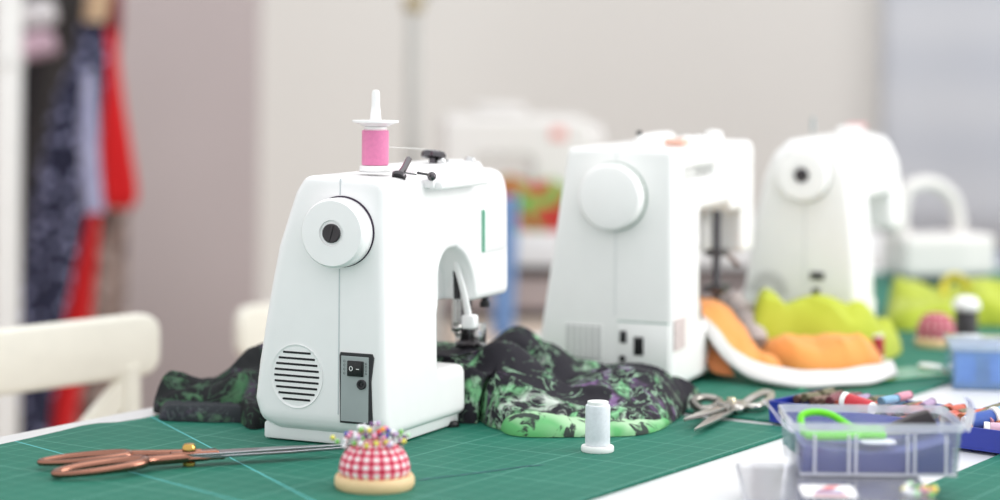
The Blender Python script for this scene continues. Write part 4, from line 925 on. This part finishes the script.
# ================================================================== CLOTHES AND BACKGROUND
def garment(name, label, cat, levels, Y, depth, m, folds=5, seed=0, group=None):
    bm = BM(); rows = []; n = 48
    us = cr([Vector((l, r_, v)) for v, l, r_ in levels], 6)
    for q in us:
        p0, p1 = pd(q.x, q.z, Y), pd(q.y, q.z, Y); c = (p0 + p1) / 2; w = (p1.x - p0.x) / 2; row = []
        for k in range(n):
            a = 2 * math.pi * k / n; wv = 1 + .16 * math.sin(folds * a + seed + .004 * q.z) ; dd = min(depth, w * .9)
            row.append(Vector((c.x + w * math.cos(a) * (1 + .03 * math.sin(folds * a + seed)), c.y + dd * math.sin(a) * wv, c.z)))
        rows.append(row)
    vs = grid(bm, rows, 0, True); bm.faces.new(vs[0]); bm.faces.new(vs[-1][::-1]); o = obj(name, bm, m, smooth=70); return tag(o, label, cat, group)
t = NT('navy_dotted_print'); oo = t.obj(); v = t.add('ShaderNodeTexVoronoi'); v.inputs['Scale'].default_value = 36; t.l.new(oo, v.inputs['Vector'])
t.base(t.mix(t.ramp(v.outputs['Distance'], [(.26, (1, 1, 1, 1)), (.36, (0, 0, 0, 1))]), lin((30, 32, 56)), lin((158, 160, 196)))); t.b.inputs['Roughness'].default_value = .9; NAVY = t.m
RED = cloth('red_dress_cotton', (198, 26, 30), (214, 36, 38)); BLK = cloth('black_wool', (30, 28, 31), (44, 41, 43)); LAV = cloth('pale_lavender_print', (176, 176, 200), (120, 122, 156), scale=30)
t = NT('brown_print'); oo = t.obj(); t.base(t.ramp(t.noise(oo, 22, 3, 1), [(.4, lin((64, 50, 48))), (.5, lin((134, 112, 104))), (.6, lin((172, 156, 148)))])); t.b.inputs['Roughness'].default_value = .9; BRN = t.m
TAN = cloth('tan_cotton', (190, 160, 128), (204, 176, 144))
G = 'clothes hanging on the rack'
garment('jacket', 'black jacket hanging nearest the white rack post', 'clothing', [(-90, 26, 70), (0, 18, 84), (120, 16, 80), (250, 12, 70), (460, 10, 60)], 5.32, .10, BLK, 4, 1, G)
garment('dress', 'navy dotted dress hanging beside the red dress', 'clothing', [(22, 80, 104), (60, 72, 107), (110, 52, 103), (200, 34, 90), (300, 18, 68), (380, 10, 55), (470, 4, 46)], 4.95, .10, NAVY, 6, 2, G)
garment('scarf', 'pale lavender patterned scarf lying down the navy dress', 'scarf', [(70, 84, 94), (110, 80, 97), (170, 80, 100), (212, 84, 104)], 4.80, .03, LAV, 3, 0, G)
garment('dress', 'bright red dress ending in a flared hem against the mauve wall', 'clothing', [(30, 102, 116), (60, 100, 119), (100, 98, 124), (150, 97, 132), (195, 98, 138), (208, 106, 132)], 5.18, .07, RED, 4, 3, G)
garment('skirt', 'long red skirt slanting down behind the chair back', 'clothing', [(185, 80, 100), (230, 76, 99), (290, 66, 94), (350, 48, 88), (425, 30, 76), (480, 22, 70)], 5.06, .08, RED, 5, 5, G)
garment('dress', 'brown patterned dress hanging behind the red skirt', 'clothing', [(196, 92, 130), (230, 88, 128), (300, 84, 126), (380, 76, 120), (470, 66, 116)], 5.36, .08, BRN, 6, 4, G)
garment('coat', 'tan coat sleeve hanging above the navy dress', 'clothing', [(-90, 92, 118), (-20, 88, 112), (10, 84, 108), (34, 82, 102)], 5.12, .05, TAN, 3, 6, G)
garment('blouse', 'dark wine blouse hanging behind the tan coat', 'clothing', [(-90, 112, 128), (0, 108, 122), (26, 104, 122), (60, 112, 118)], 5.30, .04, cloth('wine_cotton', (110, 24, 34), (132, 40, 48)), 3, 6, G)
garment('shirt', 'grey shirt beside the black jacket with creased side', 'clothing', [(-90, 58, 86), (20, 48, 84), (100, 40, 72), (180, 30, 56)], 5.2, .05, cloth('dark_grey_cotton', (56, 53, 53), (70, 67, 66)), 4, 7, G)
for i, (uv, lab, c) in enumerate((((38, 14), 'white folded cloth on the dark shelf by the rack post, uppermost', (206, 202, 204)), ((38, 45), 'pink folded cloth on the dark shelf below the white one', (200, 170, 184)))):
    q = pd(uv[0], uv[1], 5.06); bm = BM(); box(bm, (-.037, -.05, -.03), (.037, .05, .03), .018, 4, Matrix.Translation(q) @ Matrix.Rotation(R(-14), 4, 'Y'))
    o = obj('folded_cloth', bm, cloth('folded_cloth_%d' % i, c), smooth=60); tag(o, lab, 'cloth')
rk = thing('clothes_rack', 'white clothes rack post at the frame edge with clothes behind', 'clothes rack', (pd(8, 200, 4.75).x, 4.75, 0), 0)
pw = pd(9, 200, 4.75).x - rk.location.x
bm = BM(); box(bm, (-.026, -.03, 0), (.024, .03, 2.0), .006); obj('post', bm, pm('rack_white', (236, 236, 234), .4), rk)
bm = BM(); box(bm, (-.029, -.033, 1.13), (.027, .033, 1.15), .004); obj('collar', bm, pm('rack_grey', (222, 222, 220), .4), rk)
bm = BM(); tube(bm, [(0, .1, 1.62), (.9, .75, 1.62)], .014, 12); tube(bm, [(0, .0, 1.62), (0, .12, 1.62)], .014, 12); obj('rail', bm, STEEL, rk)
bm = BM(); box(bm, (-.026, -.3, 0), (.024, .5, .03), .004); obj('foot', bm, pm('rack_white', (236, 236, 234), .4), rk)
# lamp pole
q = pd(413, 100, 5.35); lp_ = thing('floor_lamp', 'grey floor lamp pole with brass joint behind the front machine', 'lamp', (q.x, 5.35, 0))
bm = BM(); tube(bm, [(0, 0, .02), (0, 0, pd(413, 6, 5.35).z)], .0165, 14); obj('pole', bm, pm('lamp_grey', (190, 190, 186), .5), lp_)
bm = BM(); lathe(bm, [(.14, 0), (.14, .015), (.02, .025), (.017, .03)], 40); obj('base', bm, pm('lamp_grey', (190, 190, 186), .5), lp_)
zt_ = pd(413, 4, 5.35).z; bm = BM(); sphere(bm, (0, 0, zt_), .026, 16, 10); obj('joint', bm, pm('aged_brass', (176, 160, 120), .4, .6), lp_)
bm = BM(); tube(bm, [(0, 0, zt_), (.25, -.05, zt_ + .22)], .012, 12); obj('arm', bm, pm('lamp_grey', (190, 190, 186), .5), lp_)
bm = BM(); lathe(bm, [(.03, .0), (.09, -.12), (.088, -.12), (.028, 0)], 32, TR(.25, -.05, zt_ + .24)); obj('lamp_shade', bm, pm('lamp_grey', (190, 190, 186), .5), lp_)
# pale blind at the far side
k = (S_WALL - .06) / ray(879, 100).dot(D1); q = ray(879, 100) * k; tb = q.dot(D2)
t = NT('blue_grey_blind'); oo = t.obj(); z = t.sep(oo)[2]; nn = t.noise(oo, 1.6, 2)
t.base(t.mix(t.math('ADD', t.math('MULTIPLY', t.math('SINE', t.math('MULTIPLY', z, 26)), .25), nn), lin((196, 200, 209)), lin((214, 216, 221)))); t.b.inputs['Roughness'].default_value = .8
bl = thing('roller_blind', 'pale blue grey roller blind covering the wall at the far side', 'blind', fst(S_WALL - .05, tb + .6, 0), -YAW)
bm = BM(); rows = []
for i in range(14):
    rows.append([Vector((-.6 + 1.2 * j / 30, .006 * math.sin(j * .5), .6 + i * 1.9 / 13)) for j in range(31)])
grid(bm, rows); o = obj('blind_fabric', bm, t.m, bl, smooth=70); sd = o.modifiers.new('thick', 'SOLIDIFY'); sd.thickness = .003
bm = BM(); tube(bm, [(-.62, 0, 2.53), (.62, 0, 2.53)], .03, 16); obj('roller', bm, LAMIN, bl)
bm = BM(); box(bm, (-.6, -.012, .57), (.6, .012, .598), .004); obj('bottom_bar', bm, LAMIN, bl)
# slate blue cabinet below the blind
q = pd(985, 262, 5.0)
cb_ = thing('low_cabinet', 'slate blue low cabinet in front of the blind', 'cabinet', (pd(1000, 262, 4.95).x + .30, 4.75, 0), R(-33))
zt_ = pd(985, 258, 4.9).z
bm = BM(); box(bm, (-.4, -.15, .02), (.5, .2, zt_), .006); obj('carcass', bm, pm('slate_blue_paint', (128, 138, 160), .6), cb_)
bm = BM(); box(bm, (-.39, -.165, .05), (.04, -.1505, zt_ - .03), .004); d = obj('door', bm, pm('slate_blue_door', (120, 130, 154), .6), cb_)
bm = BM(); box(bm, (.0, -.18, zt_ - .2), (.015, -.1655, zt_ - .08), .003); obj('handle', bm, STEEL, d)
bm = BM(); box(bm, (.06, -.165, .05), (.49, -.1505, zt_ - .03), .004); d = obj('door', bm, pm('slate_blue_door', (120, 130, 154), .6), cb_)

# ================================================================== LIGHT
w = bpy.data.worlds.new('world'); SC.world = w; w.use_nodes = True; nt = w.node_tree; bg = nt.nodes['Background']
bg.inputs[0].default_value = (.96, .98, 1.0, 1); bg.inputs[1].default_value = 1.27
def area(name, loc, target, size, size_y, power, col=(1, 1, 1)):
    l = bpy.data.lights.new(name, 'AREA'); l.shape = 'RECTANGLE'; l.size = size; l.size_y = size_y; l.energy = power; l.color = col
    o = bpy.data.objects.new(name, l); COL.objects.link(o); o.location = loc; o.rotation_euler = (Vector(target) - Vector(loc)).to_track_quat('-Z', 'Y').to_euler(); return o
area('window_light', (3.6, 2.2, 2.3), (0, 2.6, .8), 2.0, 1.6, 80, (1, .99, .97))
area('ceiling_light', (.6, 2.6, 3.2), (.3, 3.0, .8), 2.0, 2.0, 20, (1, 1, 1))
vs_ = SC.view_settings; vs_.view_transform = 'Standard'; vs_.look = 'None'; vs_.gamma = 1; vs_.use_curve_mapping = False; vs_.exposure = 0.0
SC.cycles.max_bounces = 10; SC.cycles.transparent_max_bounces = 24; SC.cycles.use_denoising = True
